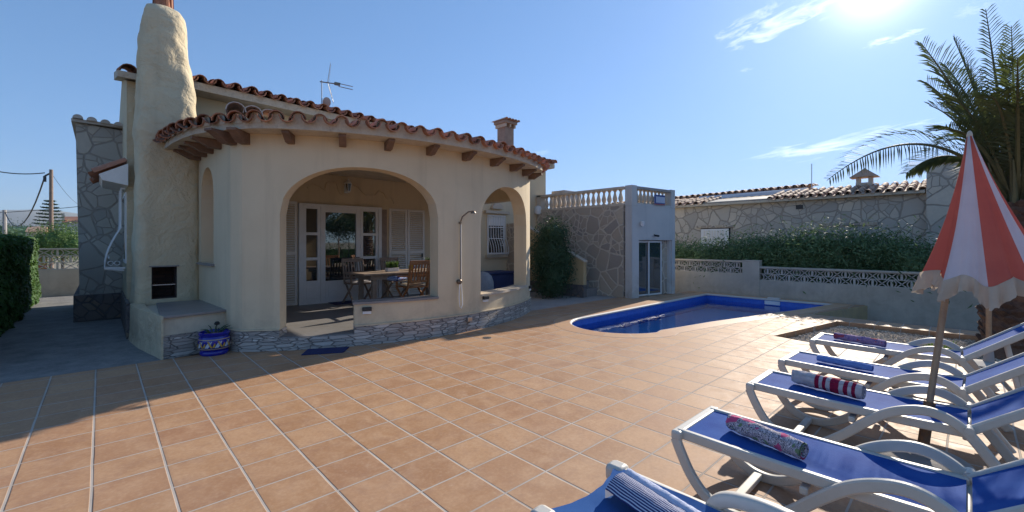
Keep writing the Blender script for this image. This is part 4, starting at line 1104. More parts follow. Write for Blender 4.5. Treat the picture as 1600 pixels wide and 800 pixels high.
# aerial on the main roof
an = thing('television_aerial', 'thin metal television aerial with a small grey dish on the villa roof', 'aerial', (3.6, 10.0, 4.4))
mb = MB(); mb.tube([(3.60, 10.0, 4.42), (3.60, 10.0, 5.14)], 0.014, 8); mb.build('mast', M['metal'], an)
mb = MB(); mb.tube([(3.56, 10.0, 5.10), (3.95, 9.93, 5.12)], 0.012, 6); mb.bar((3.86, 9.94, 5.12), (3.98, 9.92, 5.12), 0.05, 0.06)
for z in (5.13, 5.06): mb.tube([(3.95, 9.93, z+0.01), (4.26, 9.88, z)], 0.008, 6)
mb.build('boom', M['bronze'], an)
mb = MB()
for sg in (1, -1):
    for k in range(7): 
        a = Vector((3.72, 9.98, 5.12)); t = k/6; q = a+Vector((0.10*t*(1 if sg < 0 else 0.4)+0.02, -0.02, sg*0.42*t))
        mb.tube([q+Vector((-0.05, -0.10, 0)), q+Vector((0.05, 0.10, 0))], 0.004, 4)
    mb.tube([(3.72, 9.98, 5.12), (3.72+(0.06 if sg > 0 else 0.12), 9.96, 5.12+sg*0.42)], 0.008, 5)
mb.build('reflector', M['metal'], an)
mb = MB(); mb.lathe([(0.11, 0.022), (0.09, 0.012), (0.05, 0.003), (0.0, 0)], (0, 0, 0), 20, M4=Matrix.Translation((3.68, 9.96, 4.66)) @ Matrix.Rotation(radians(78), 4, 'Y') @ Matrix.Rotation(radians(-30), 4, 'X'))
mb.build('dish', M['concrete'], an, smooth=True)

# lantern over the door
lt = thing('wall_lantern', 'small white glass lantern on the porch wall above the glazed door', 'lantern', (4.04, 9.6, 2.75))
mb = MB(); mb.box(4.0, 4.08, 9.70, 9.744, 2.62, 2.80).bar((4.04, 9.72, 2.66), (4.04, 9.60, 2.64), 0.02, 0.02); mb.build('bracket', M['white'], lt)
mb = MB(); mb.lathe([(0.045, 0), (0.075, 0.16)], (4.04, 9.60, 2.66), 6); mb.build('glass', M['glass'], lt)
mb = MB(); mb.lathe([(0.095, 0), (0.05, 0.06), (0.015, 0.08), (0.012, 0.11)], (4.04, 9.60, 2.82), 6).lathe([(0.03, -0.04), (0.05, 0)], (4.04, 9.60, 2.66), 6)
for k in range(6): a = 2*pi*k/6; mb.bar((4.04+0.047*cos(a), 9.60+0.047*sin(a), 2.66), (4.04+0.078*cos(a), 9.60+0.078*sin(a), 2.82), 0.01, 0.01)
mb.build('frame', M['white'], lt)
# white lamp on the far strip of wall
w_ = AT(833, 326, 13.9)
lt = thing('wall_lamp', 'pale round wall lamp on the villa wall behind the tall shrub', 'lamp', (10.25, 9.6, 2.5))
mb = MB(); mb.lathe([(0.0, -0.16), (0.09, -0.13), (0.12, 0), (0.10, 0.12), (0.0, 0.16)], (10.30, 9.62, 2.55), 14); mb.build('globe', M['white'], lt, smooth=True)
MB().box(10.24, 10.36, 9.66, 9.748, 2.45, 2.65).build('back_plate', M['white'], lt, bevel=0.01)

# small wall lights on the parapets
def face_light(ph, z, label):
    p = cpt(ph, VR+0.002); n = (p-VC).normalized(); M4 = Matrix.Translation((p.x, p.y, z)) @ Matrix.Rotation(atan2(n.y, n.x)+pi/2, 4, 'Z')
    t = thing('parapet_light', label, 'light', (p.x, p.y, z), 0, 'lights on the porch parapet')
    mb = MB(); mb.box(-0.065, 0.065, -0.05, -0.001, 0.0, 0.055, M4); mb.build('hood', M['black'], t, bevel=0.004)
    mb = MB(); mb.box(-0.06, 0.06, -0.035, -0.001, -0.045, -0.002, M4); mb.build('lens', M['white'], t, bevel=0.004)
face_light(-18.8, 0.50, 'black and white box light on the parapet of the large arch')
face_light(8.3, 0.50, 'black and white box light under the sill of the smaller arch')
face_light(34.0, 0.50, 'black and white box light on the right end pier of the porch')
# garden tap spout on the plinth
p = cpt(2.9, VR+0.03); n = (p-VC).normalized()
t = thing('wall_spout', 'small bright metal spout low on the stone plinth below the shower', 'spout', (p.x, p.y, 0.2))
mb = MB(); mb.box(-0.05, 0.05, -0.05, -0.001, -0.03, 0.05, Matrix.Translation((p.x, p.y, 0.2)) @ Matrix.Rotation(atan2(n.y, n.x)+pi/2, 4, 'Z')); mb.build('box', M['metal'], t, bevel=0.006)
# outdoor shower
p = cpt(0.7, VR+0.005)
t = thing('outdoor_shower', 'slim bronze outdoor shower with hanging white hose on the porch wall', 'shower', (p.x, p.y, 0))
x, y = p.x, p.y
mb = MB(); mb.tube([(x, y-0.03, 0.85), (x, y-0.03, 1.85)], 0.010, 8).tube([(x, y, 0.86), (x, y-0.04, 0.86)], 0.018, 8).tube([(x, y, 1.83), (x, y-0.04, 1.83)], 0.018, 8)
mb.build('riser', M['bronze'], t, smooth=True)
mb = MB(); mb.tube([(x, y-0.03, 1.84), (x+0.02, y-0.06, 1.93), (x+0.10, y-0.12, 2.01), (x+0.17, y-0.16, 2.02)], 0.012, 8); mb.lathe([(0.02, 0.03), (0.045, 0.0), (0.045, -0.012)], (x+0.17, y-0.16, 1.995), 16)
mb.build('shower_head', M['bronze'], t, smooth=True)
mb = MB(); mb.lathe([(0.04, 0), (0.04, 0.05), (0.03, 0.06)], (0, 0, 0), 14, M4=Matrix.Translation((x-0.02, y, 0.85)) @ Matrix.Rotation(radians(90), 4, 'X')); mb.build('tap', M['bronze'], t, smooth=True)
mb = MB(); mb.tube([(x-0.02, y-0.04, 0.84), (x-0.035, y-0.04, 0.6), (x-0.02, y-0.04, 0.44), (x+0.01, y-0.04, 0.41), (x+0.035, y-0.04, 0.47), (x+0.03, y-0.04, 0.62), (x+0.012, y-0.03, 0.85), (x+0.006, y-0.035, 1.8)], 0.008, 8); mb.build('hose', M['white'], t, smooth=True)

# ------------------------------------------------------------------ porch furniture
def at_px(px, py, z): u, v = HG(px, py, z); return u, v
TZ = FLOOR+0.72
tb = thing('dining_table', 'long grey weathered wooden dining table on the porch', 'table', (4.8, 8.35, FLOOR))
MB().box(3.62, 5.75, 7.88, 8.80, TZ-0.035, TZ).build('tabletop', M['teak_grey'], tb, bevel=0.006)
MB().box(3.80, 5.60, 7.98, 8.00, TZ-0.13, TZ-0.037).box(3.80, 5.60, 8.68, 8.70, TZ-0.13, TZ-0.037).box(3.80, 3.82, 8.0, 8.68, TZ-0.13, TZ-0.037).box(5.58, 5.60, 8.0, 8.68, TZ-0.13, TZ-0.037).build('apron', M['teak_grey'], tb)
for x in (3.86, 5.48):
    for y in (8.02, 8.60): MB().box(x, x+0.085, y, y+0.085, FLOOR, TZ-0.037).build('leg', M['teak_grey'], tb, bevel=0.005)
def make_chair(loc, rz, label, mat, group):
    t = thing('slatted_chair', label, 'chair', loc, 0, group)
    B = lambda: MB()
    o = B()
    for k in range(6): o.bar((-0.22, -0.19+k*0.075, 0.44), (0.22, -0.19+k*0.075, 0.44), 0.055, 0.018)
    kw = dict(loc=1)
    def P(mb, name): 
        q = mb.build(name, mat, None, bevel=0.003); q.location = (0, 0, 0); q.parent = t; return q
    P(o, 'seat')
    b = B()
    b.bar((-0.22, 0.21, 0.42), (-0.22, 0.33, 0.94), 0.03, 0.045, up=(0, 1, 0)).bar((0.22, 0.21, 0.42), (0.22, 0.33, 0.94), 0.03, 0.045, up=(0, 1, 0))
    b.bar((-0.24, 0.335, 0.93), (0.24, 0.335, 0.93), 0.03, 0.08, up=(0, 0, 1)).bar((-0.2, 0.24, 0.55), (0.2, 0.24, 0.55), 0.025, 0.05)
    for k in range(6): x = -0.165+k*0.066; b.bar((x, 0.245, 0.56), (x, 0.33, 0.92), 0.032, 0.014, up=(0, 1, 0))
    P(b, 'backrest')
    for sx in (-1, 1):
        P(B().bar((sx*0.235, -0.22, 0.44), (sx*0.235, 0.30, 0.0), 0.026, 0.042, up=(0, 0, 1)), 'leg')
        P(B().bar((sx*0.205, 0.22, 0.46), (sx*0.205, -0.26, 0.0), 0.026, 0.042, up=(0, 0, 1)), 'leg')
        P(B().bar((sx*0.245, 0.24, 0.66), (sx*0.245, -0.20, 0.64), 0.05, 0.02).bar((sx*0.245, -0.17, 0.44), (sx*0.245, -0.17, 0.63), 0.03, 0.035), 'armrest')
    t.rotation_euler = (0, 0, rz)
    return t
G = 'slatted wooden chairs round the porch table'
c0_ = make_chair((4.55, 7.72, FLOOR), pi, 'reddish slatted chair with its back to the terrace, nearest the parapet', M['teak'], G)
copytree(c0_, (5.42, 7.78, FLOOR), pi-0.5, 'reddish slatted chair at the right end of the porch table by the arch edge', G)
c1_ = make_chair((4.05, 9.08, FLOOR), 0.0, 'greyish slatted chair at the left end behind the porch table', M['teak_grey'], G)
copytree(c1_, (4.95, 9.08, FLOOR), 0.05, 'greyish slatted chair behind the table in front of the shutters', G)
# cushion on the left chair
def softbox(c, d, rz, mat, name, lab, cat, bulge=0.02):
    mb = MB(); n = 8; vs = []; 
    M4 = Matrix.Translation(c) @ Matrix.Rotation(rz, 4, 'Z')
    for sgn in (-1, 1):
        for i in range(n+1):
            for j in range(n+1):
                x = (i/n-0.5)*2; y = (j/n-0.5)*2; e = (1-x**4)*(1-y**4); vs.append(M4 @ Vector((x*d[0]/2, y*d[1]/2, sgn*(d[2]/2*e**0.5*0.9+0.004))))
    m = (n+1)**2; f = []
    for i in range(n):
        for j in range(n): a = i*(n+1)+j; f += [(a, a+1, a+n+2, a+n+1), (m+a+n+1, m+a+n+2, m+a+1, m+a)]
    for i in range(n):
        for a, b in (((i*(n+1)), ((i+1)*(n+1))), ((i*(n+1)+n), ((i+1)*(n+1)+n)), (i, i+1), (n*(n+1)+i, n*(n+1)+i+1)): f.append((a, b, m+b, m+a))
    return tag(mb.add(vs, f).build(name, mat, smooth=True, angle=60), lab, cat)
softbox((4.05, 9.06, FLOOR+0.475), (0.42, 0.40, 0.07), 0, M['canvas'], 'seat_cushion', 'pale seat cushion on the greyish chair at the left end of the table', 'cushion')
softbox((4.55, 7.74, FLOOR+0.475), (0.42, 0.40, 0.07), 0, M['fringe'], 'seat_cushion', 'cream seat cushion on the reddish chair nearest the parapet', 'cushion')
bp_ = mat_pattern('blue_print', [(0.05, 0.12, 0.4), (0.45, 0.5, 0.6), (0.06, 0.1, 0.35), (0.4, 0.1, 0.2)], 10)
M['print'] = bp_
mb_ = softbox((4.33, 7.95, FLOOR+0.60), (0.34, 0.32, 0.11), 0.4, bp_, 'throw_cushion', 'blue patterned throw cushion leaning by the reddish chair', 'cushion')
mb_.rotation_euler = (0, 0, 0)
# things on the table
t = thing('herb_trough', 'white trough of green and lavender herbs on the porch table', 'potted plant', (4.42, 8.3, TZ))
MB().box(4.29, 4.55, 8.24, 8.36, TZ+0.001, TZ+0.075).build('trough', M['white'], t, bevel=0.006)
def tuft(c, rx, ry, h, n, seed, w=0.006):
    mb = MB(); r = random.Random(seed)
    for i in range(n):
        x = c[0]+r.uniform(-rx, rx); y = c[1]+r.uniform(-ry, ry); a = r.uniform(0, 6.28); l = h*r.uniform(0.6, 1.1); dx = cos(a)*w; dy = sin(a)*w; bx = r.uniform(-.4, .4)*l; by = r.uniform(-.4, .4)*l
        mb.add([(x-dx, y-dy, c[2]), (x+dx, y+dy, c[2]), (x+bx*.5+dx, y+by*.5+dy, c[2]+l*.6), (x+bx*.5-dx, y+by*.5-dy, c[2]+l*.6), (x+bx, y+by, c[2]+l)], [(0, 1, 2, 3), (3, 2, 4)])
    return mb
tuft((4.42, 8.3, TZ+0.06), 0.11, 0.04, 0.15, 260, 1, 0.008).build('herbs', M['ltbush'], t, fixn=False)
t = thing('yellow_mug', 'yellow mug standing on the porch table', 'mug', (4.86, 8.3, TZ))
MB().lathe([(0.035, 0.002), (0.045, 0.01), (0.047, 0.11), (0.041, 0.11), (0.038, 0.02)], (4.86, 8.3, TZ), 20).build('body', surf('yellow_glaze', (0.50, 0.46, 0.02), (0.42, 0.38, 0.02), 0.3), t, smooth=True)
mb = MB(); mb.tube([(4.905, 8.3, TZ+0.09), (4.94, 8.3, TZ+0.085), (4.95, 8.3, TZ+0.055), (4.935, 8.3, TZ+0.03), (4.905, 8.3, TZ+0.025)], 0.006, 6); mb.build('handle', M['pot'], t, smooth=True)
t = thing('potted_plant', 'bushy green plant in a white pot at the right end of the porch table', 'potted plant', (5.3, 8.25, TZ))
MB().lathe([(0.055, 0.002), (0.075, 0.12), (0.08, 0.12), (0.07, 0.10)], (5.30, 8.25, TZ), 20).build('pot', M['white'], t, smooth=True)
tuft((5.30, 8.25, TZ+0.1), 0.06, 0.06, 0.17, 300, 2, 0.008).build('leaves', M['dkbush'], t, fixn=False)
# covered barbecue and storage box by the barred window
t = thing('storage_box', 'navy covered storage box against the wall under the barred window', 'box', (8.1, 9.2, 0))
MB().box(7.60, 8.62, 9.0, 9.60, 0.0, 0.62).build('body', M['navy_cover'], t, bevel=0.02)
MB().box(7.57, 8.65, 8.97, 9.63, 0.625, 0.68).build('lid', M['navy_cover'], t, bevel=0.015)
mb = MB(); rings = [(0.30, 0.0), (0.31, 0.30), (0.30, 0.5), (0.26, 0.64), (0.17, 0.73), (0.06, 0.76)]; vs = []; n = 28
for r_, z in rings:
    for k in range(n):
        a = 2*pi*k/n; q = r_*(1+0.05*sin(5*a)*(1-z)); vs.append((7.05+q*cos(a)*1.15, 8.6+q*sin(a), z))
mb.add(vs, [(i*n+k, i*n+(k+1) % n, (i+1)*n+(k+1) % n, (i+1)*n+k) for i in range(len(rings)-1) for k in range(n)]+[tuple((len(rings)-1)*n+k for k in range(n))])
tag(mb.build('covered_grill', M['grey_cover'], smooth=True, angle=70), 'rounded grill under a grey cloth cover behind the smaller arch', 'grill')
# mats
o = MB().prism([(1.93, 6.10), (2.40, 5.86), (2.58, 6.10), (2.10, 6.36)], 0.002, 0.014).build('doormat', M['mat'], bevel=0.003); tag(o, 'navy doormat on the tiles in front of the porch step', 'doormat')
o = MB().box(3.60, 4.35, 9.22, 9.62, FLOOR+0.002, FLOOR+0.014).build('doormat', M['mat'], bevel=0.003); tag(o, 'dark doormat inside the porch at the glazed door', 'doormat')

# glazed pot by the barbecue
pc = (1.115, 7.02)
t = thing('glazed_planter', 'cobalt blue ceramic planter with a painted band of yellow and white motifs', 'planter', (pc[0], pc[1], 0))
MB().lathe([(0.155, 0.002), (0.165, 0.02), (0.165, 0.045), (0.15, 0.06), (0.165, 0.075), (0.18, 0.13), (0.182, 0.18), (0.175, 0.23), (0.165, 0.25), (0.18, 0.27), (0.18, 0.30), (0.165, 0.305), (0.155, 0.28), (0.15, 0.2)], (pc[0], pc[1], 0), 40).build('pot', M['pot'], t, smooth=True, angle=50)
buff = surf('buff_glaze', (0.42, 0.30, 0.20), (0.36, 0.25, 0.17), 0.3); yel = surf('yellow_enamel', (0.55, 0.33, 0.04), (0.5, 0.28, 0.03), 0.3); wht = surf('white_enamel', (0.55, 0.58, 0.66), (0.5, 0.52, 0.6), 0.3)
MB().lathe([(0.181, 0.088), (0.184, 0.10), (0.181, 0.10)], (pc[0], pc[1], 0), 40).lathe([(0.1775, 0.222), (0.1815, 0.210), (0.179, 0.210)], (pc[0], pc[1], 0), 40).build('band_edge', buff, t, smooth=True)
def deco(mat, angs, shape, nm):
    mb = MB()
    for a in angs:
        for sx, z0_, z1_, sl in shape:
            vs = []
            for z, w in ((z0_, 0.02), ((z0_+z1_)/2, 0.026), (z1_, 0.012)):
                for sg in (-1, 1):
                    an_ = a+(sx+sg*w/2+(z-z0_)*sl)/0.184; vs.append((pc[0]+0.1855*cos(an_), pc[1]+0.1855*sin(an_), z))
            mb.add(vs, [(0, 1, 3, 2), (2, 3, 5, 4)])
    mb.build(nm, mat, t)
deco(yel, [radians(x) for x in range(0, 360, 36)], [(0, 0.112, 0.20, -0.5), (0.02, 0.115, 0.17, 0.3)], 'yellow_motif')
deco(wht, [radians(x+18) for x in range(0, 360, 36)], [(-0.015, 0.112, 0.195, 0.6), (0.008, 0.112, 0.195, 0.6)], 'white_motif')
mb = MB(); r = random.Random(5)
mb.lathe([(0.15, 0), (0.0, 0.012)], (pc[0], pc[1], 0.27), 20); mb.build('soil', M['soil'], t)
mb = MB()
for k in range(16):
    a = r.uniform(0, 6.28); l = r.uniform(0.08, 0.17); q = Vector((pc[0]+0.05*cos(a), pc[1]+0.05*sin(a), 0.27)); e = q+Vector((cos(a)*l, sin(a)*l, r.uniform(0.03, 0.11))); mb.tube([q, (q+e)/2+Vector((0, 0, 0.03)), e], [0.008, 0.007, 0.002], 5)
mb.build('succulent', M['conifer'], t, smooth=True)
mb = MB(); mb.tube([(pc[0]+0.02, pc[1], 0.27), (pc[0]+0.03, pc[1]-0.01, 0.385)], 0.003, 5); mb.lathe([(0.0, 0), (0.03, 0.01), (0.034, 0.03), (0.02, 0.05), (0.0, 0.055)], (pc[0]+0.03, pc[1]-0.01, 0.38), 12)
mb.build('flower', M['dark'], t, smooth=True)

# ------------------------------------------------------------------ pool house
ph_ = thing('pool_house', 'small flat roofed pool house with rubble stone side and balustraded roof terrace', 'outbuilding', (11.3, 7.5, 0))
PA = Vector((10.32, 6.22)); PB = Vector((12.30, 5.98)); PV1 = 9.7; RT = 2.50
fd = (PB-PA).normalized(); fn = Vector((fd.y, -fd.x)); FL = (PB-PA).length
def FP(a, d, z): q = PA+fd*a-fn*d; return (q.x, q.y, z)
def fbox(mb, a0, a1, d0, d1, z0, z1):
    vs = [FP(a, d, z) for z in (z0, z1) for d in (d0, d1) for a in (a0, a1)]
    return mb.add(vs, [(0, 2, 3, 1), (4, 5, 7, 6), (0, 1, 5, 4), (2, 6, 7, 3), (0, 4, 6, 2), (1, 3, 7, 5)])
OA0, OA1, OZ = 0.30, 1.84, 1.57
mb = MB(); fbox(mb, 0, OA0, 0, 0.22, 0, RT); fbox(mb, OA1, FL, 0, 0.22, 0, RT); fbox(mb, OA0, OA1, 0, 0.22, OZ, RT)
mb.build('front_wall', M['white_wall'], ph_)
MB().box(10.30, 10.52, 6.47, PV1, 0, RT).build('stone_wall', M['stone_brown'], ph_)
MB().prism([(12.1, 6.05), (12.32, 6.0), (12.32, PV1), (12.1, PV1)], 0, RT).build('side_wall', M['white_wall'], ph_)
MB().prism([(10.52, 6.42), (12.1, 6.05), (12.1, PV1), (10.52, PV1)], RT-0.2, RT+0.02).build('roof_slab', M['concrete'], ph_)
mb = MB(); fbox(mb, OA0+0.0, OA0+0.98, 0.14, 0.15, 0.01, OZ-0.01); 
mb = MB(); fbox(mb, OA0+1.14, OA1, 0.125, 0.20, 0, OZ); mb.build('stone_panel', M['stone_brown'], ph_)
dr = MB()
for a0, q0 in ((OA0, 0.10), (OA0+0.52, 0.065)):
    a1 = a0+0.61
    fbox(dr, a0, a0+0.04, q0, q0+0.03, 0.02, OZ-0.02); fbox(dr, a1-0.04, a1, q0, q0+0.03, 0.02, OZ-0.02)
    fbox(dr, a0+0.04, a1-0.04, q0, q0+0.03, OZ-0.07, OZ-0.02); fbox(dr, a0+0.04, a1-0.04, q0, q0+0.03, 0.02, 0.06)
    if a0 == OA0:
        pass
slid = dr.build('sliding_door', M['white'], ph_)
for a0, dd in ((OA0, 0.115), (OA0+0.52, 0.08)):
    mb = MB(); fbox(mb, a0+0.04, a0+0.57, dd, dd+0.004, 0.06, OZ-0.07); mb.build('pane', M['glass_pool'], slid)
mb = MB(); fbox(mb, OA0+0.30, OA0+0.34, 0.22, 0.26, 0.1, 1.4); fbox(mb, OA0+0.1, OA0+0.3, 0.5, 0.9, 0.0, 0.7); mb.build('interior_shelf', M['sill_cream'], ph_)
MB().prism([(10.53, 6.6), (12.09, 6.3), (12.09, 6.5), (10.53, 6.8)], 0.0, 2.3).build('inner_wall', M['concrete'], ph_)
# parapet: bottom and top rail, corner posts, balusters
BZ0, BZ1 = RT, 3.03
def rail(name, pts, z0, z1, w):
    mb = MB()
    for a, b in pts: mb.bar((a[0], a[1], (z0+z1)/2), (b[0], b[1], (z0+z1)/2), w, z1-z0)
    return mb.build(name, M['sill_cream'], ph_, bevel=0.008)
sidea = (10.41, 6.45); sideb = (10.41, PV1)
rail('bottom_rail', [(sidea, sideb)], BZ0+0.001, BZ0+0.07, 0.24)
rail('top_rail', [(sidea, (10.41, PV1))], BZ1-0.07, BZ1, 0.22)
fa = FP(0.22, 0.11, 0); fb = FP(FL-0.2, 0.11, 0)
mb = MB(); mb.bar((fa[0], fa[1], BZ0+0.035), (fb[0], fb[1], BZ0+0.035), 0.2, 0.07); mb.build('front_bottom_rail', M['white_wall'], ph_)
mb = MB(); mb.bar((fa[0], fa[1], BZ1-0.035), (fb[0], fb[1], BZ1-0.035), 0.22, 0.07); mb.build('front_top_rail', M['concrete'], ph_)
mb = MB(); fbox(mb, -0.005, 0.22, -0.005, 0.23, RT+0.001, BZ1+0.02); mb.build('corner_post', M['white_wall'], ph_, bevel=0.01)
mb = MB(); fbox(mb, FL-0.2, FL, -0.005, 0.22, RT+0.001, BZ1+0.02); mb.build('corner_post', M['white_wall'], ph_, bevel=0.01)
MB().box(10.30, 10.52, 9.52, 9.70, RT+0.001, BZ1+0.005).build('end_post', M['sill_cream'], ph_)
bprof = [(0.055, 0), (0.055, 0.03), (0.035, 0.045), (0.06, 0.10), (0.068, 0.15), (0.055, 0.21), (0.033, 0.29), (0.03, 0.33), (0.045, 0.355), (0.052, 0.37), (0.052, 0.39)]
bmesh0 = None
bpos = [(10.41, 6.62+k*0.182) for k in range(16)]+[FP(0.34+k*0.171, 0.11, 0)[:2] for k in range(9)]
first = MB().lathe(bprof, (0, 0, 0), 12).build('baluster', M['sill_cream'], None, smooth=True)
for i, (x, y) in enumerate(bpos):
    b = first if i == 0 else first.copy()
    if i: COL.objects.link(b)
    b.location = (x, y, BZ0+0.07); b.parent = ph_; b.matrix_parent_inverse = W(ph_).inverted()
# a lump of rooftop plant behind
o = MB().box(11.0, 11.9, 9.1, 9.68, RT+0.02, 3.22).build('roof_hatch', M['concrete'], ph_, bevel=0.02)
# lamp and camera on the front wall
def FPv(a, d, z): return Vector(FP(a, d, z))
mb = MB(); mb.lathe([(0.03, -0.06), (0.055, 0), (0.05, 0.07), (0.02, 0.09)], FP(0.36, -0.07, 2.0), 14); o = mb.build('wall_lamp', M['white'], smooth=True); tag(o, 'small white wall lamp high on the pool house front', 'lamp')
mb = MB(); c = FPv(0.98, -0.04, 1.70); mb.bar(c, c+Vector((-0.05, -0.12, -0.02)), 0.07, 0.05); mb.bar(FPv(0.98, 0, 1.72), c, 0.03, 0.03); o = mb.build('floodlight', M['black'], bevel=0.004); tag(o, 'small black floodlight above the pool house sliding door', 'floodlight')
# estate board on the balustrade: dark blue edge, white field, red line, unreadable small blue writing
t = thing('notice_board', 'small blue white and red notice board tied to the front balustrade', 'sign', FP(1.2, -0.03, 2.8))
blue = surf('board_blue', (0.03, 0.07, 0.25), (0.03, 0.06, 0.22), 0.5); red = surf('board_red', (0.35, 0.05, 0.05), (0.3, 0.05, 0.05), 0.5); sky_ = surf('board_white', (0.50, 0.55, 0.66), (0.45, 0.5, 0.62), 0.5)
mb = MB(); fbox(mb, 0.95, 1.45, -0.03, -0.015, BZ0+0.06, BZ0+0.35); mb.build('board', sky_, t)
mb = MB(); fbox(mb, 0.95, 1.02, -0.034, -0.031, BZ0+0.10, BZ0+0.35); fbox(mb, 1.02, 1.45, -0.034, -0.031, BZ0+0.30, BZ0+0.35); fbox(mb, 1.02, 1.45, -0.034, -0.031, BZ0+0.10, BZ0+0.125); mb.build('blue_border', blue, t)
mb = MB(); fbox(mb, 0.95, 1.45, -0.034, -0.031, BZ0+0.065, BZ0+0.095); mb.build('red_line', red, t)
# outside stair with sloping yellow cheek
t = thing('garden_stair', 'outside masonry stair with sloping ochre cheek wall up the stone side', 'staircase', (9.9, 8.2, 0))
mb = MB()
for k in range(7): mb.box(9.70, 10.295, 7.32+k*0.30, 9.7, k*0.2, (k+1)*0.2)
mb.build('steps', M['slate'], t)
cw = [(7.25, 0.34), (9.7, 0.34), (9.7, 2.1), (7.25, 0.96)]
def cheek(zlo, prof, u0, u1, nm, mat):
    n = len(prof); vs = [(u0, a, z) for a, z in prof]+[(u1, a, z) for a, z in prof]
    return MB().add(vs, [tuple(range(n)), tuple(range(2*n-1, n-1, -1))]+[(i, (i+1) % n, n+(i+1) % n, n+i) for i in range(n)]).build(nm, mat, t)
cheek(0, cw, 9.56, 9.695, 'cheek_wall', M['sandcol'])
cheek(0, [(7.24, 0), (9.7, 0), (9.7, 0.338), (7.24, 0.338)], 9.55, 9.698, 'stone_foot', M['stone_base'])
cheek(0, [(7.22, 0.962), (7.22, 1.0), (9.7, 2.15), (9.7, 2.105)], 9.54, 9.71, 'cheek_coping', M['sill_cream'])

# ------------------------------------------------------------------ boundary wall with openwork blocks
def screen(mb, p0, p1, z0, rows, bw, bh, th=0.08, phase=0):
    """cast openwork blocks: crossed diagonals between pairs of curved ribs"""
    p0 = Vector(p0); p1 = Vector(p1); d = (p1-p0); L_ = d.length; d.normalize(); nn = Vector((-d.y, d.x))
    def P(a, z): a = min(max(a, 0), L_); return Vector((p0.x+d.x*a, p0.y+d.y*a, z))
    up = (nn.x, nn.y, 0)
    for r_ in range(rows):
        za = z0+r_*bh; zb = za+bh
        mb.bar(P(0, za+0.008), P(L_, za+0.008), th, 0.016)
        n = int(L_/bw)+2
        for k in range(-1, n):
            a = k*bw+(bw/2 if (r_+phase) % 2 else 0); b = a+bw
            if b < 0.02 or a > L_-0.02: continue
            xa, xb = a+bw*0.22, b-bw*0.22
            for (x0, zz0), (x1, zz1) in (((xa, za), (xb, zb)), ((xa, zb), (xb, za))):
                if x0 >= 0 and x1 <= L_: mb.bar(P(x0, zz0), P(x1, zz1), th*0.9, 0.020, up=(0, 0, 1))
            # solid rib at block edge and an arc each side
            if 0 <= a <= L_: mb.bar(P(a, za), P(a, zb), 0.045, th*0.9, up=up)
            for c, sg in ((a, 1), (b, -1)):
                pts = [(c+sg*(bw*0.10+bw*0.13*sin(pi*q/6)), za+bh*q/6) for q in range(7)]
                if min(x for x, z in pts) < 0 or max(x for x, z in pts) > L_: continue
                for q in range(6): mb.bar(P(*pts[q]), P(*pts[q+1]), 0.020, th*0.85, up=up)
    mb.bar(P(0, z0+rows*bh-0.008), P(L_, z0+rows*bh-0.008), th*0.98, 0.016)
WU = 13.30
bwall = thing('boundary_wall', 'low rendered garden wall topped with openwork blocks behind the pool', 'wall', (WU, 1, 0))
MB().box(WU, WU+0.16, -8, 4.02, -0.45, 0.455).build('lower_wall', M['wallend'], bwall)
MB().box(WU-0.004, WU+0.164, -8, 4.02, 0.79, 0.835).build('coping', M['wallend'], bwall, bevel=0.006)
mb = MB(); screen(mb, (WU+0.08, -6.0), (WU+0.08, 4.02), 0.455, 2, 0.345, 0.1675); mb.build('block_screen', M['block'], bwall)
MB().box(WU-0.02, WU+0.2, 4.02, 4.46, -0.1, 0.965).build('pillar', M['wallend'], bwall)
MB().box(WU-0.03, WU+0.21, 4.01, 4.47, 0.967, 1.0).build('pillar_cap', M['sill_cream'], bwall, bevel=0.006)
MB().box(WU, WU+0.16, 4.46, 9.9, -0.1, 0.60).build('lower_wall', M['wallend'], bwall)
MB().box(WU-0.004, WU+0.164, 4.46, 9.9, 0.94, 0.985).build('coping', M['sill_cream'], bwall, bevel=0.006)
mb = MB(); screen(mb, (WU+0.08, 4.46), (WU+0.08, 8.2), 0.60, 2, 0.345, 0.17); mb.build('block_screen', M['block'], bwall)

lw = thing('garden_wall', 'grey street wall with three rows of openwork blocks beyond the driveway', 'wall', (-1, 17.6, 0))
MB().box(-8, 0.8, 17.60, 17.78, -0.4, 0.74).build('lower_wall', M['wallend'], lw)
mb = MB(); screen(mb, (-4.0, 17.69), (0.8, 17.69), 0.74, 3, 0.52, 0.19, 0.09); mb.build('block_screen', M['block'], lw)
MB().box(-4, 0.8, 17.59, 17.79, 1.31, 1.335).build('coping', M['block'], lw)

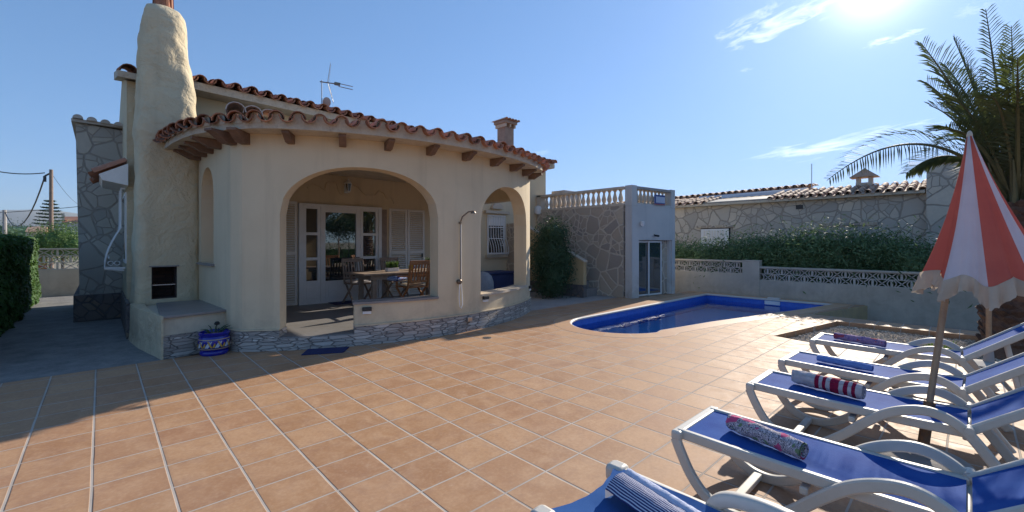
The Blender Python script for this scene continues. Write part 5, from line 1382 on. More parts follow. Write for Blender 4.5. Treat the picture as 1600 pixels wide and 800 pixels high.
# ------------------------------------------------------------------ foliage
def leaf_mb(blobs, n, size, seed, aspect=2.2, shell=0.20, mb=None, box=None):
    """leaf shaped faces in clumps through the volume of the given ellipsoids or box"""
    r = random.Random(seed); mb = mb or MB(); vol = [b[3]*b[4]*b[5] for b in blobs] if blobs else [1]
    tot = sum(vol)
    cl = []
    def pt():
        if box:
            x0, x1, y0, y1, z0_, z1_ = box
            f = r.random(); x = r.uniform(x0, x1); y = r.uniform(y0, y1); z = r.uniform(z0_, z1_)
            k = r.choice('xyztt') if r.random() < 0.85 else ''
            if k == 'x': x = r.choice((x0, x1, x1))
            if k == 'y': y = r.choice((y0, y1))
            if k in 'zt' and k: z = z1_ if r.random() < 0.6 else z; 
            if k == 't' and r.random() < 0.5: x = x1
            nn = Vector((x-(x0+x1)/2, 0, (z-(z0_+z1_)/2))).normalized()
            return Vector((x, y, z)), nn
        q = r.random()*tot; i = 0
        while q > vol[i]: q -= vol[i]; i += 1
        b = blobs[i]
        while True:
            d = Vector((r.gauss(0, 1), r.gauss(0, 1), r.gauss(0, 1))).normalized()
            rad = 1-abs(r.gauss(0, shell)); 
            if rad > 0: break
        w = 1+0.22*noise.noise(Vector((d.x*2+seed, d.y*2, d.z*2+b[0])))+0.12*noise.noise(d*5+Vector((b[0], seed, 0)))
        return Vector((b[0]+d.x*b[3]*rad*w, b[1]+d.y*b[4]*rad*w, b[2]+d.z*b[5]*rad*w)), d
    vs = []; fs = []
    while n > 0:
        c, nn = pt(); m = r.randint(5, 11); n -= m; sp = size*1.7
        for _ in range(m):
            p = c+Vector((r.gauss(0, sp), r.gauss(0, sp), r.gauss(0, sp)))
            a = (nn*0.9+Vector((r.uniform(-1, 1), r.uniform(-1, 1), r.uniform(-0.4, 1)))).normalized()
            t = a.cross(Vector((r.uniform(-1, 1), r.uniform(-1, 1), r.uniform(-1, 1)))).normalized(); l = size*r.uniform(0.7, 1.3); w = t.cross(a)*l/aspect/1.3
            d2 = t*l; lift = a*l*0.12
            o = len(vs); vs += [p-d2*0.5, p+w*0.5+lift, p+d2*0.5, p-w*0.5+lift]; fs.append((o, o+1, o+2, o+3))
    mb.add(vs, fs); return mb
def core(blobs, k, seed, box=None):
    mb = MB()
    if box:
        x0, x1, y0, y1, z0_, z1_ = box; mb.box(x0, x1, y0, y1, z0_, z1_); return mb
    for b in blobs:
        n, m = 14, 8; vs = []
        for i in range(m+1):
            for j in range(n):
                th = pi*i/m; ph = 2*pi*j/n; d = Vector((sin(th)*cos(ph), sin(th)*sin(ph), cos(th))); w = k*(1+0.25*noise.noise(d*2+Vector((seed, b[0], 0))))
                vs.append((b[0]+d.x*b[3]*w, b[1]+d.y*b[4]*w, b[2]+d.z*b[5]*w))
        mb.add(vs, [(i*n+j, i*n+(j+1) % n, (i+1)*n+(j+1) % n, (i+1)*n+j) for i in range(m) for j in range(n)])
    return mb
def shrub(name, label, cat, base, blobs, n, size, mat, seed, group=None, ck=0.55, trunk=True, aspect=2.2, stems=3):
    t = thing(name, label, cat, base, 0, group)
    mb = leaf_mb(blobs, n, size, seed, aspect)
    core(blobs, ck, seed).v and None
    c = core(blobs, ck, seed); mb.add(c.v, c.f)
    mb.build('crown', mat, t, fixn=False)
    if trunk:
        m2 = MB(); r = random.Random(seed)
        for k in range(stems):
            b = blobs[k % len(blobs)]
            m2.tube([(base[0]+r.uniform(-.05, .05), base[1]+r.uniform(-.05, .05), base[2]), ((base[0]+b[0])/2, (base[1]+b[1])/2, (base[2]+b[2])/2), (b[0], b[1], b[2])], [0.035, 0.028, 0.012], 6)
        m2.build('trunk', M['trunk'], t, smooth=True)
    return t
# clipped hedge along the drive
t = thing('clipped_hedge', 'long clipped dark green hedge along the left side of the driveway', 'hedge', (-1.7, 12, 0))
hb = (-2.4, -1.20, 7.9, 16.2, -0.02, 1.58)
mb = MB(); r = random.Random(11)
vs = []; fs = []
for i in range(52000):
    y = 16.2-(16.2-7.9)*(r.random()**0.75) if r.random() < 0.3 else r.uniform(7.9, 16.2)
    side = r.random()
    if side < 0.62: x = -1.2-abs(r.gauss(0, 0.06))+0.05; z = r.uniform(0.0, 1.58); nn = Vector((1, 0, 0.2))
    elif side < 0.88: x = r.uniform(-2.4, -1.2); z = 1.58-abs(r.gauss(0, 0.05))+0.03; nn = Vector((0.2, 0, 1))
    else: x = r.uniform(-2.4, -1.2); z = r.uniform(0, 1.58); y = 7.9+abs(r.gauss(0, 0.06))-0.03; nn = Vector((0, -1, 0.2))
    x += 0.09*noise.noise(Vector((y*1.3, z*1.6, 3)))+0.05*noise.noise(Vector((y*4, z*4, 9))); z += 0.07*noise.noise(Vector((x*2, y*1.5, 0)))
    a = (nn+Vector((r.uniform(-1, 1), r.uniform(-1, 1), r.uniform(-.6, 1)))*0.8).normalized(); tt = a.cross(Vector((r.uniform(-1, 1), r.uniform(-1, 1), r.uniform(-1, 1)))).normalized(); l = r.uniform(0.03, 0.055); w = tt.cross(a)*l*0.45
    p = Vector((x, y, z)); o = len(vs); vs += [p-tt*l, p+w, p+tt*l, p-w]; fs.append((o, o+1, o+2, o+3))
mb.add(vs, fs); mb.box(-2.35, -1.27, 7.97, 16.15, 0, 1.50)
mb.build('foliage', M['hedge'], t, fixn=False)
mb = MB()
for k in range(14): mb.tube([(-1.8, 8.3+k*0.58, 0), (-1.8+rnd.uniform(-.05, .05), 8.3+k*0.58, 1.0)], 0.03, 6)
mb.build('stems', M['trunk'], t)

# tall shrub by the stair
bl = [(8.95, 7.85, 0.55, 0.46, 0.42, 0.5), (8.9, 7.9, 1.15, 0.50, 0.45, 0.6), (8.98, 7.85, 1.68, 0.42, 0.38, 0.42), (9.15, 7.8, 0.95, 0.36, 0.3, 0.5)]
shrub('tall_shrub', 'tall dense dark green shrub standing beside the ochre stair cheek', 'shrub', (8.95, 7.85, 0), bl, 15000, 0.07, M['dkbush'], 21, ck=0.74)

# oleanders behind the boundary wall: a row of separate shrubs of different height
ole = [(7.3, 1.60), (6.5, 1.55), (5.6, 1.62), (4.75, 1.9), (3.9, 1.98), (3.05, 2.05), (2.2, 2.06), (1.45, 1.92), (0.75, 1.60), (0.1, 1.30)]
lab = ['low oleander beside the corner of the pool house', 'low oleander under the left end of the shuttered window', 'low oleander under the right end of the shuttered window', 'rounded oleander just right of the shuttered window', 'leafy oleander left of the tallest ones in the row',
       'tallest dark oleander under the neighbour lintel, left of its twin', 'tallest dark oleander under the neighbour lintel, right of its twin', 'oleander with a pale stem sloping down toward the parasol', 'short oleander left of the parasol', 'smallest oleander hidden partly by the striped parasol']
for k, ((v, h), lb) in enumerate(zip(ole, lab)):
    h *= 0.86
    u = 14.3+0.15*sin(k*2.1)
    bl = [(u, v, h*0.45, 0.55, 0.55, h*0.45), (u-0.15, v+0.2, h*0.66, 0.42, 0.42, h*0.30), (u+0.05, v-0.22, h*0.70, 0.40, 0.38, h*0.28)]
    shrub('oleander', lb, 'shrub', (u, v, -0.4), bl, 8000, 0.12, M['oleander'], 40+k, 'oleanders behind the boundary wall', ck=0.66, aspect=3.4)

# ------------------------------------------------------------------ neighbour's house
NU = 17.0
nb = thing('neighbour_house', 'low neighbouring house of pale rubble stone with clay tiled roof', 'house', (20, 4, 0))
MB().box(NU, NU+0.3, 0.84, 12.5, -0.4, 2.90).build('wall', M['stone_nb'], nb)
MB().box(NU-0.25, NU+0.3, -8.0, 0.83, -0.4, 3.66).build('tall_wall', M['stone_nb'], nb)
MB().box(NU-0.30, NU+0.35, -8.05, 0.88, 3.662, 3.74).build('tall_wall_coping', M['terra_pale'], nb, bevel=0.01)
MB().prism([(NU+0.3, -6), (25, -6), (25, 12.5), (NU+0.3, 12.5)], -0.4, 2.8).build('body', M['cream2'], nb)
# roof of the right part (visible courses)
a = []; b = []
n = int((4.75-0.9)/0.235)
for k in range(n+1): v = 4.75-(4.75-0.92)*k/n; a.append((NU-0.22, v, 2.98)); b.append((NU+1.75, v-0.0, 3.40))
mb = MB(); tile_strip(mb, a, b, r=0.088, course=0.36, rows=5, seed=12); mb.build('roof_tiles', M['terra_pale'], nb, smooth=True, angle=50, fixn=False)
a = []; b = []
for k in range(18): v = 12.3-(12.3-7.0)*k/17; a.append((NU-0.22, v, 2.98)); b.append((NU+1.55, v-0.0, 3.32))
mb = MB(); tile_strip(mb, a, b, r=0.098, course=0.36, rows=5, seed=13); mb.build('roof_tiles', M['terra_pale'], nb, smooth=True, angle=50, fixn=False)
mb = MB()
vs = [(NU-0.22, 0.86, 2.90), (NU-0.22, 0.86, 2.985), (NU+1.8, 0.86, 3.39), (NU+1.8, 0.86, 2.9)]; vs += [(x, 12.4, z) for x, y, z in vs]
mb.add(vs, [(0, 1, 2, 3), (7, 6, 5, 4)]+[(i, 4+i, 4+(i+1) % 4, (i+1) % 4) for i in range(4)]); mb.build('roof_slab', M['mortar'], nb)
# pale sheet and dark panels on the middle part
mb = MB(); mb.add([(NU-0.20, 4.72, 3.00), (NU-0.20, 7.05, 3.0), (NU+0.95, 7.05, 3.19), (NU+0.95, 4.72, 3.19)], [(0, 1, 2, 3)]); mb.add([(NU-0.20, 4.72, 3.035), (NU-0.20, 7.05, 3.035), (NU+0.95, 7.05, 3.235), (NU+0.95, 4.72, 3.235)], [(3, 2, 1, 0)])
mb.add([(NU-0.20, 4.72, 3.00), (NU-0.20, 7.05, 3.0), (NU-0.20, 7.05, 3.035), (NU-0.20, 4.72, 3.035)], [(0, 1, 2, 3)])
mb.build('roof_sheet', M['roofflat'], nb)
mb = MB(); mb.add([(NU+0.98, 4.2, 3.26), (NU+0.98, 7.6, 3.26), (NU+1.6, 8.0, 3.46), (NU+1.6, 4.0, 3.50)], [(0, 1, 2, 3), (3, 2, 1, 0)]); mb.build('solar_panels', M['solar'], nb)
# upper ridge with tile ends
rp = []; rt = []
for k in range(34): t_ = k/33; v = 12.6-(12.6-4.05)*t_; rp.append((NU+2.05, v, 3.44+0.12*t_)); rt.append((NU+3.2, v, 3.56+0.12*t_))
mb = MB(); tile_strip(mb, rp, rt, r=0.10, course=0.4, rows=2, seed=15); mb.build('ridge_tiles', M['terra_pale'], nb, smooth=True, fixn=False)
mb = MB(); mb.add([(NU+2.06, 12.6, 3.2), (NU+2.06, 4.05, 3.2), (NU+2.06, 4.05, 3.57), (NU+2.06, 12.6, 3.45), (NU+3.3, 12.6, 3.2), (NU+3.3, 4.05, 3.2), (NU+3.3, 4.05, 3.57), (NU+3.3, 12.6, 3.45)], [(0, 1, 2, 3), (7, 6, 5, 4), (1, 5, 6, 2), (0, 3, 7, 4), (3, 2, 6, 7)]); mb.build('ridge_wall', M['terra_pale'], nb)
# shuttered window with lintel, a lintel further right, vent
w = MB().box(NU-0.012, NU-0.002, 6.12, 7.22, 0.95, 2.05).build('window', M['dark'], nb)
MB().box(NU-0.04, NU-0.015, 6.17, 7.20, 0.95, 2.02).build('shutter', M['white'], w, label='pale vertical slatted shutter')
mb = MB()
for k in range(8): mb.box(NU-0.05, NU-0.042, 6.33+k*0.1, 6.39+k*0.1, 0.97, 1.96)
mb.build('slats', M['shutter'], w)
MB().box(NU-0.06, NU-0.002, 5.98, 7.36, 2.07, 2.16).build('lintel', M['stone_brown'], w)
w = MB().box(NU-0.012, NU-0.002, 2.05, 3.25, 1.0, 2.03).build('window', M['roofflat'], nb)
MB().box(NU-0.05, NU-0.002, 1.9, 3.35, 2.032, 2.12).build('lintel', M['stone_brown'], w)
MB().box(NU-0.03, NU-0.002, 3.82, 4.02, 2.62, 2.76).build('vent', M['black'], nb)
# little chimney with tiled cap
cx, cy = 18.6, 2.42
cm = MB().box(cx-0.16, cx+0.16, cy-0.22, cy+0.22, 3.2, 3.50).build('chimney', M['sill_cream'], nb)
mb = MB()
for sx in (-1, 1):
    for sy in (-1, 1): mb.box(cx+sx*0.12-0.04, cx+sx*0.12+0.04, cy+sy*0.16-0.05, cy+sy*0.16+0.05, 3.50, 3.68)
mb.build('vent_posts', M['sill_cream'], cm)
mb = MB(); mb.add([(cx-0.3, cy-0.38, 3.68), (cx+0.3, cy-0.38, 3.68), (cx+0.3, cy+0.38, 3.68), (cx-0.3, cy+0.38, 3.68), (cx, cy, 4.0)], [(3, 2, 1, 0), (0, 1, 4), (1, 2, 4), (2, 3, 4), (3, 0, 4)]); mb.build('cap', M['terra_pale'], cm)
mb = MB(); mb.tube([(19.0, 4.0, 3.4), (19.0, 4.0, 4.4)], 0.015, 6); tag(mb.build('roof_pole', M['metal']), 'thin bare pole rising behind the neighbour roof left of the small chimney', 'pole')

# ------------------------------------------------------------------ distance on the left
def far(px, py, Y): return AT(px, py, Y)
t = thing('garden_bush', 'broad light green bush behind the far openwork wall', 'bush', tuple(far(95, 400, 24).xy)+(-0.4,))
c = far(98, 372, 24)
shrub_b = [(c.x, c.y, c.z-0.2, 1.3, 1.2, 0.95), (c.x+0.6, c.y-0.8, c.z-0.5, 0.9, 0.8, 0.7), (c.x-0.8, c.y+0.4, c.z-0.3, 0.8, 0.7, 0.75)]
mb = leaf_mb(shrub_b, 6000, 0.12, 77); k_ = core(shrub_b, 0.6, 3); mb.add(k_.v, k_.f); mb.build('crown', M['ltbush'], t, fixn=False)
MB().tube([(c.x, c.y, -0.4), (c.x, c.y, c.z)], 0.07, 6).build('trunk', M['trunk'], t)
c = far(20, 388, 24)
shrub('garden_bush', 'darker bush behind the clipped hedge at the far left', 'bush', (c.x, c.y, -0.4), [(c.x, c.y, c.z-0.3, 1.8, 1.2, 1.1)], 2500, 0.12, M['hedge'], 78)
# araucaria
c = far(78, 379, 60); t = thing('norfolk_pine', 'tiered dark conifer rising behind the wooden utility pole', 'tree', (c.x, c.y, -0.4))
mb = MB(); mb.tube([(c.x, c.y, -0.4), (c.x, c.y, 7.6)], [0.22, 0.04], 8); mb.build('trunk', M['trunk'], t)
mb = MB(); r = random.Random(6); vs = []; fs = []
for k in range(13):
    z = 1.8+k*0.45; R_ = 2.35*(1-(k/13.2))**0.8+0.12; nb_ = 9
    for j in range(nb_):
        a = 2*pi*(j+0.5*(k % 2))/nb_+r.uniform(-.1, .1)
        for q in range(46):
            s_ = r.random()**0.7; rr = R_*s_; p = Vector((c.x+rr*cos(a), c.y+rr*sin(a), z+0.22*s_**2-0.12*s_+r.gauss(0, 0.03)))
            p += Vector((-sin(a), cos(a), 0))*r.gauss(0, 0.10+0.14*s_); l = 0.13; d = Vector((r.uniform(-1, 1), r.uniform(-1, 1), r.uniform(0, .8))).normalized()*l; w = d.cross(Vector((r.uniform(-1, 1), r.uniform(-1, 1), 1))).normalized()*l*0.4
            o = len(vs); vs += [p-d, p+w, p+d, p-w]; fs.append((o, o+1, o+2, o+3))
mb.add(vs, fs); mb.build('crown', M['conifer'], t, fixn=False)
# utility poles and wires
wood = surf('pole_timber', (0.30, 0.22, 0.17), (0.2, 0.15, 0.12), 0.9, 5)
c = far(80, 379, 30); top = far(80, 265, 30); t = thing('utility_pole', 'tall brown wooden utility pole in front of the tiered conifer', 'utility pole', (c.x, c.y, -0.4))
MB().tube([(c.x, c.y, -0.4), (top.x, top.y, top.z)], [0.13, 0.10], 10).build('post', wood, t, smooth=True)
a = far(80, 270, 30); b = far(70, 275, 29.8); MB().bar(a, b, 0.06, 0.10).tube([b, far(70, 284, 29.8)], 0.09, 6).build('insulator_arm', M['black'], t)
c2 = far(8, 379, 45); top2 = far(7, 328, 45); t2 = thing('utility_pole', 'short concrete utility pole at the far left above the hedge', 'utility pole', (c2.x, c2.y, -0.4))
MB().tube([(c2.x, c2.y, -0.4), (top2.x, top2.y, top2.z)], [0.2, 0.14], 8).build('post', M['concrete'], t2, smooth=True)
def wire(name, a, b, sag, lab, r_=0.03):
    a = Vector(a); b = Vector(b); pts = [a.lerp(b, k/12)-Vector((0, 0, 4*sag*(k/12)*(1-k/12))) for k in range(13)]
    tag(MB().tube(pts, r_, 5).build(name, M['black'], smooth=True), lab, 'cable')
wire('cable', far(70, 270, 29.8), far(-60, 252, 28), 0.35, 'dark cable running from the tall pole out of the left edge', 0.035)
wire('cable', far(70, 276, 29.8), far(8, 332, 45), 2.3, 'thick slack cable drooping from the tall pole down to the left', 0.045)
wire('cable', far(-40, 334, 45), far(130, 322, 45), 0.1, 'thin level cable crossing in front of the conifer', 0.03)
wire('cable', far(80, 270, 30), far(124, 320, 45), 0.3, 'very thin cable falling from the tall pole to the right', 0.012)
# houses far off
t = thing('far_house', 'distant pale house with brown tiled roof right of the conifer', 'house', tuple(far(108, 379, 70).xy)+(-0.4,))
def farbox(name, mat, px0, px1, py0, py1, Y, dep, par, base=None):
    a = far(px0, py1, Y); b = far(px1, py1, Y); zt_ = far(px0, py0, Y).z; zb = a.z if base is None else base
    back = ((a+b)/2).xy.normalized()*dep
    return MB().prism([(a.x, a.y), (b.x, b.y), (b.x+back.x, b.y+back.y), (a.x+back.x, a.y+back.y)], zb, zt_).build(name, mat, par)
farbox('wall', M['white_wall'], 84, 140, 347, 379, 70, 8, t, -0.4)
a = far(97, 347, 69.5); b = far(142, 347, 69.5); bk = Vector((*((a+b)/2).xy.normalized(), 0))*5; up_ = Vector((0, 0, 1.1))
MB().add([a, b, b+bk+up_, a+bk+up_, b+bk*2, a+bk*2], [(0, 1, 2, 3), (3, 2, 4, 5), (0, 3, 5), (1, 4, 2)]).build('roof', M['terra'], t)
farbox('chimney', M['sill_cream'], 96, 101, 333, 347, 70, 1, t); farbox('chimney', M['sill_cream'], 122, 126, 328, 347, 70, 1, t)
t = thing('far_house', 'low distant white house just left of the far green bush', 'house', tuple(far(60, 379, 55).xy)+(-0.4,))
farbox('wall', M['cream2'], 40, 70, 362, 379, 55, 6, t, -0.4)
a = far(39, 362, 54.5); b = far(71, 362, 54.5); up_ = Vector((0, 0, 0.8))
MB().add([a, b, b+bk+up_, a+bk+up_, b+bk*2, a+bk*2], [(0, 1, 2, 3), (3, 2, 4, 5), (0, 3, 5), (1, 4, 2)]).build('roof', M['terra_pale'], t)
t = thing('garden_shed', 'small shed with orange tiled roof behind the openwork wall', 'shed', tuple(far(62, 400, 27).xy)+(-0.4,))
farbox('wall', surf('orange_render', (0.45, 0.12, 0.05), (0.38, 0.1, 0.045), 0.8), 52, 74, 381, 395, 27, 2, t, -0.4)
# trees that close the skyline
for k, (px, py, Y, rw, lb) in enumerate([(45, 352, 90, 5.0, 'far tree on the skyline above the hedge corner'), (105, 352, 95, 4.5, 'far tree on the skyline beside the distant brown roof'), (8, 352, 80, 3.5, 'far tree beside the short concrete pole'), (-20, 350, 85, 4.0, 'far tree at the very left edge of the skyline')]):
    c = far(px, py, Y); shrub('far_tree', lb, 'tree', (c.x, c.y, -0.4), [(c.x, c.y, c.z-1.7, rw, rw, 1.9), (c.x+2, c.y-1, c.z-2.2, rw*.7, rw*.7, 1.6)], 1400, 0.35, M['dkbush'], 90+k, 'trees far beyond the garden', ck=0.8)
# mountains
mb = MB(); vs = []; nx, ny = 90, 12
h = radians(HEAD)
for i in range(nx+1):
    for j in range(ny+1):
        px = -700+i*(1600)/nx; Y = 4300+j*180; q = far(px, 379, Y)
        ridge = 350+90*noise.noise(Vector((px*0.009, 3, 0)))+40*noise.noise(Vector((px*0.03, 7, 0)))
        env = math.exp(-((px-20)/420)**2)*1.25
        z = ridge*env*sin(pi*min(1, (j/ny)*1.0)*0.62+0.0)+14*noise.noise(Vector((px*0.05, j*0.8, 1)))*min(1, j)
        vs.append((q.x, q.y, max(-3, z) if j else -3))
mb.add(vs, [(i*(ny+1)+j, (i+1)*(ny+1)+j, (i+1)*(ny+1)+j+1, i*(ny+1)+j+1) for i in range(nx) for j in range(ny)])
structure(mb.build('hills', M['sea_hill'], smooth=True, fixn=False))

# ------------------------------------------------------------------ what lies behind the camera (seen in the door glass)
shrub('garden_tree', 'round leafy tree on a thin trunk beyond the loungers, behind the camera', 'tree', (11.4, -7.6, -0.4), [(11.4, -7.6, 2.7, 1.5, 1.5, 0.9), (12.3, -7.2, 2.5, 1.0, 1.0, 0.7), (10.5, -7.9, 2.5, 1.0, 0.9, 0.6)], 6000, 0.14, M['dkbush'], 61, stems=3)
t = thing('boundary_hedge', 'dark clipped hedge closing the garden behind the camera', 'hedge', (4, -10, 0))
mb = leaf_mb(None, 14000, 0.12, 62, box=(-9, 15, -10.5, -9.6, -0.3, 1.15)); c_ = core(None, 1, 1, box=(-9, 15, -10.4, -9.7, -0.3, 1.05)); mb.add(c_.v, c_.f); mb.build('foliage', M['hedge'], t, fixn=False)

# ------------------------------------------------------------------ palm
PT = Vector((9.2, -0.46)); PZ = 2.05
palm = thing('palm_tree', 'date palm with thick scaly trunk and arching fronds in the gravel bed', 'palm tree', (PT.x, PT.y, -0.1))
def trunk():
    mb = MB(); n = 32; rings = 44; vs = []
    for i in range(rings+1):
        z = -0.12+(PZ+0.12)*i/rings; R_ = 0.36-0.05*(i/rings)+0.12*max(0, 0.12-i/rings)/0.12
        for k in range(n):
            a = 2*pi*k/n; vs.append((PT.x+R_*cos(a), PT.y+R_*sin(a), z))
    mb.add(vs, [(i*n+k, i*n+(k+1) % n, (i+1)*n+(k+1) % n, (i+1)*n+k) for i in range(rings) for k in range(n)])
    r = random.Random(8)
    for i in range(20):      # old leaf bases in spiral rows
        for k in range(13):
            a = 2*pi*(k+0.5*(i % 2))/13+r.uniform(-.05, .05); z = 0.0+i*0.105+r.uniform(-.02, .02); R_ = 0.345-0.05*(z/PZ)
            o = Vector((cos(a), sin(a), 0)); s_ = Vector((-sin(a), cos(a), 0)); c = Vector((PT.x, PT.y, z))+o*R_
            w = 0.085; hgt = 0.06; e = r.uniform(0.03, 0.075)
            mb.add([c-s_*w+Vector((0, 0, 0)), c-Vector((0, 0, hgt)), c+s_*w, c+Vector((0, 0, hgt*0.9)), c+o*e+Vector((0, 0, 0.05))-s_*w*0.5, c+o*e+Vector((0, 0, 0.05))+s_*w*0.5, c+o*e*0.8+Vector((0, 0, 0.085))], [(0, 1, 4), (1, 5, 4), (1, 2, 5), (2, 3, 6, 5), (3, 0, 4, 6), (4, 5, 6)])
    return mb
trunk().build('trunk', M['bark'], palm)
def frond(base, ctrl, tip, L_leaf, seed, npair=48, droop=0.0, roll=0.0):
    r = random.Random(seed); base, ctrl, tip = map(Vector, (base, ctrl, tip))
    pts = []; N_ = 26
    for i in range(N_+1): t = i/N_; pts.append(base*(1-t)**2+ctrl*2*t*(1-t)+tip*t*t)
    mr = MB(); mr.tube(pts, [0.028*(1-i/N_)+0.004 for i in range(N_+1)], 5)
    ml = MB(); vs = []; fs = []
    if roll: npair = 64
    for k in range(npair):
        t = 0.14+0.86*(k+r.uniform(-.25, .25))/npair; t = min(t, 0.998); p = base*(1-t)**2+ctrl*2*t*(1-t)+tip*t*t
        tg = ((ctrl-base)*(1-t)+(tip-ctrl)*t).normalized(); side = tg.cross(Vector((0, 0, 1)))
        if side.length < 0.05: side = Vector((1, 0, 0))
        side.normalize(); up = side.cross(tg)
        side, up = side*cos(roll)+up*sin(roll), up*cos(roll)-side*sin(roll)
        ll = L_leaf*(0.35+0.65*sin(pi*min(1, t*0.86+0.14))**0.8)*r.uniform(0.85, 1.1)
        if t > 0.85: ll *= 0.8
        for sg in (-1, 1):
            d = (side*sg*0.85+tg*(0.45+0.55*t)+up*(0.38-droop+r.uniform(-.12, .12))).normalized(); w = up.cross(d).normalized()*0.011; m = p+d*ll*0.55; e = p+d*ll+Vector((0, 0, -1))*ll*(r.uniform(0.06, 0.22)+droop*0.5)
            w = (tg*0.8+up*0.4).normalized()*(0.012 if not roll else 0.019)
            o = len(vs); vs += [p-w*0.5, p+w*0.5, m+w, m-w, e]; fs += [(o, o+1, o+2, o+3), (o+3, o+2, o+4)]
    ml.add(vs, fs); f = ml.build('frond', M['palm'], palm, fixn=False); mr.build('stalk', M['rachis'], f, smooth=True)
B0 = Vector((PT.x, PT.y, PZ))
def fr(px, py, Y, lift, seed, L_=0.42, cx=0.45, droop=0.0, roll=0.0):
    tip = AT(px, py, Y); d = tip-B0; hd = Vector((d.x, d.y, 0)); b = B0+hd.normalized()*0.12+Vector((0, 0, 0.05)) if hd.length > 0.01 else B0
    c = b.lerp(tip, cx)+Vector((0, 0, lift)); frond(b, c, tip, L_, seed, droop=droop, roll=roll)
fr(1292, 282, 5.8, 1.25, 1, 0.46, 0.45, 0.15, 0.85); fr(1415, 272, 6.4, 0.85, 2, 0.42, 0.45, 0.15, 0.8); fr(1438, 66, 6.0, 0.35, 3, 0.50); fr(1452, 100, 6.4, 0.55, 4, 0.46)
fr(1490, 60, 6.6, 0.4, 5, 0.45); fr(1540, 14, 5.9, 0.15, 6, 0.42); fr(1580, 40, 6.6, 0.2, 7, 0.42); fr(1610, 8, 5.8, 0.15, 8, 0.45)
fr(1670, 40, 6.2, 0.4, 9, 0.45); fr(1720, 120, 6.0, 0.7, 10, 0.45); fr(1740, 210, 6.0, 0.9, 11, 0.42); fr(1700, 300, 5.8, 1.0, 12, 0.4)
fr(1590, 90, 4.9, 0.7, 17, 0.40); fr(1660, 120, 4.7, 0.8, 18, 0.40); fr(1600, 250, 8.0, 1.1, 23, 0.4); fr(1640, 200, 5.2, 1.0, 24, 0.36)
fr(1446, 128, 6.2, 0.45, 31, 0.50); fr(1452, 165, 6.8, 0.55, 32, 0.48); fr(1470, 225, 6.5, 0.75, 33, 0.46); fr(1505, 300, 6.6, 0.95, 34, 0.40)
fr(1475, 100, 7.2, 0.5, 35, 0.46); fr(1462, 205, 5.9, 0.7, 44, 0.44); fr(1485, 150, 5.8, 0.5, 45, 0.46); fr(1510, 100, 6.3, 0.4, 46, 0.46); fr(1570, 80, 6.2, 0.3, 37, 0.46); fr(1590, 170, 5.4, 0.9, 39, 0.42); fr(1545, 150, 5.3, 0.8, 40, 0.42); fr(1530, 190, 7.6, 0.9, 41, 0.44)
mb = MB(); r = random.Random(4)
for k in range(26):
    a = 2*pi*k/26*2.4; rr = 0.14+0.14*r.random(); mb.tube([(PT.x+rr*cos(a), PT.y+rr*sin(a), PZ-0.25), (PT.x+(rr+0.04)*cos(a), PT.y+(rr+0.04)*sin(a), PZ+0.15), (PT.x+(rr+0.16)*cos(a), PT.y+(rr+0.16)*sin(a), PZ+0.55)], [0.045, 0.028, 0.010], 6)
mb.build('leaf_bases', M['rachis'], palm, smooth=True)
# small weeds at its foot
t = thing('ground_plant', 'small green strappy plant at the foot of the palm trunk', 'plant', (8.6, 0.2, -0.09))
tuft((8.55, 0.30, -0.09), 0.16, 0.12, 0.22, 90, 9, 0.009).build('leaves', M['ltbush'], t, fixn=False)

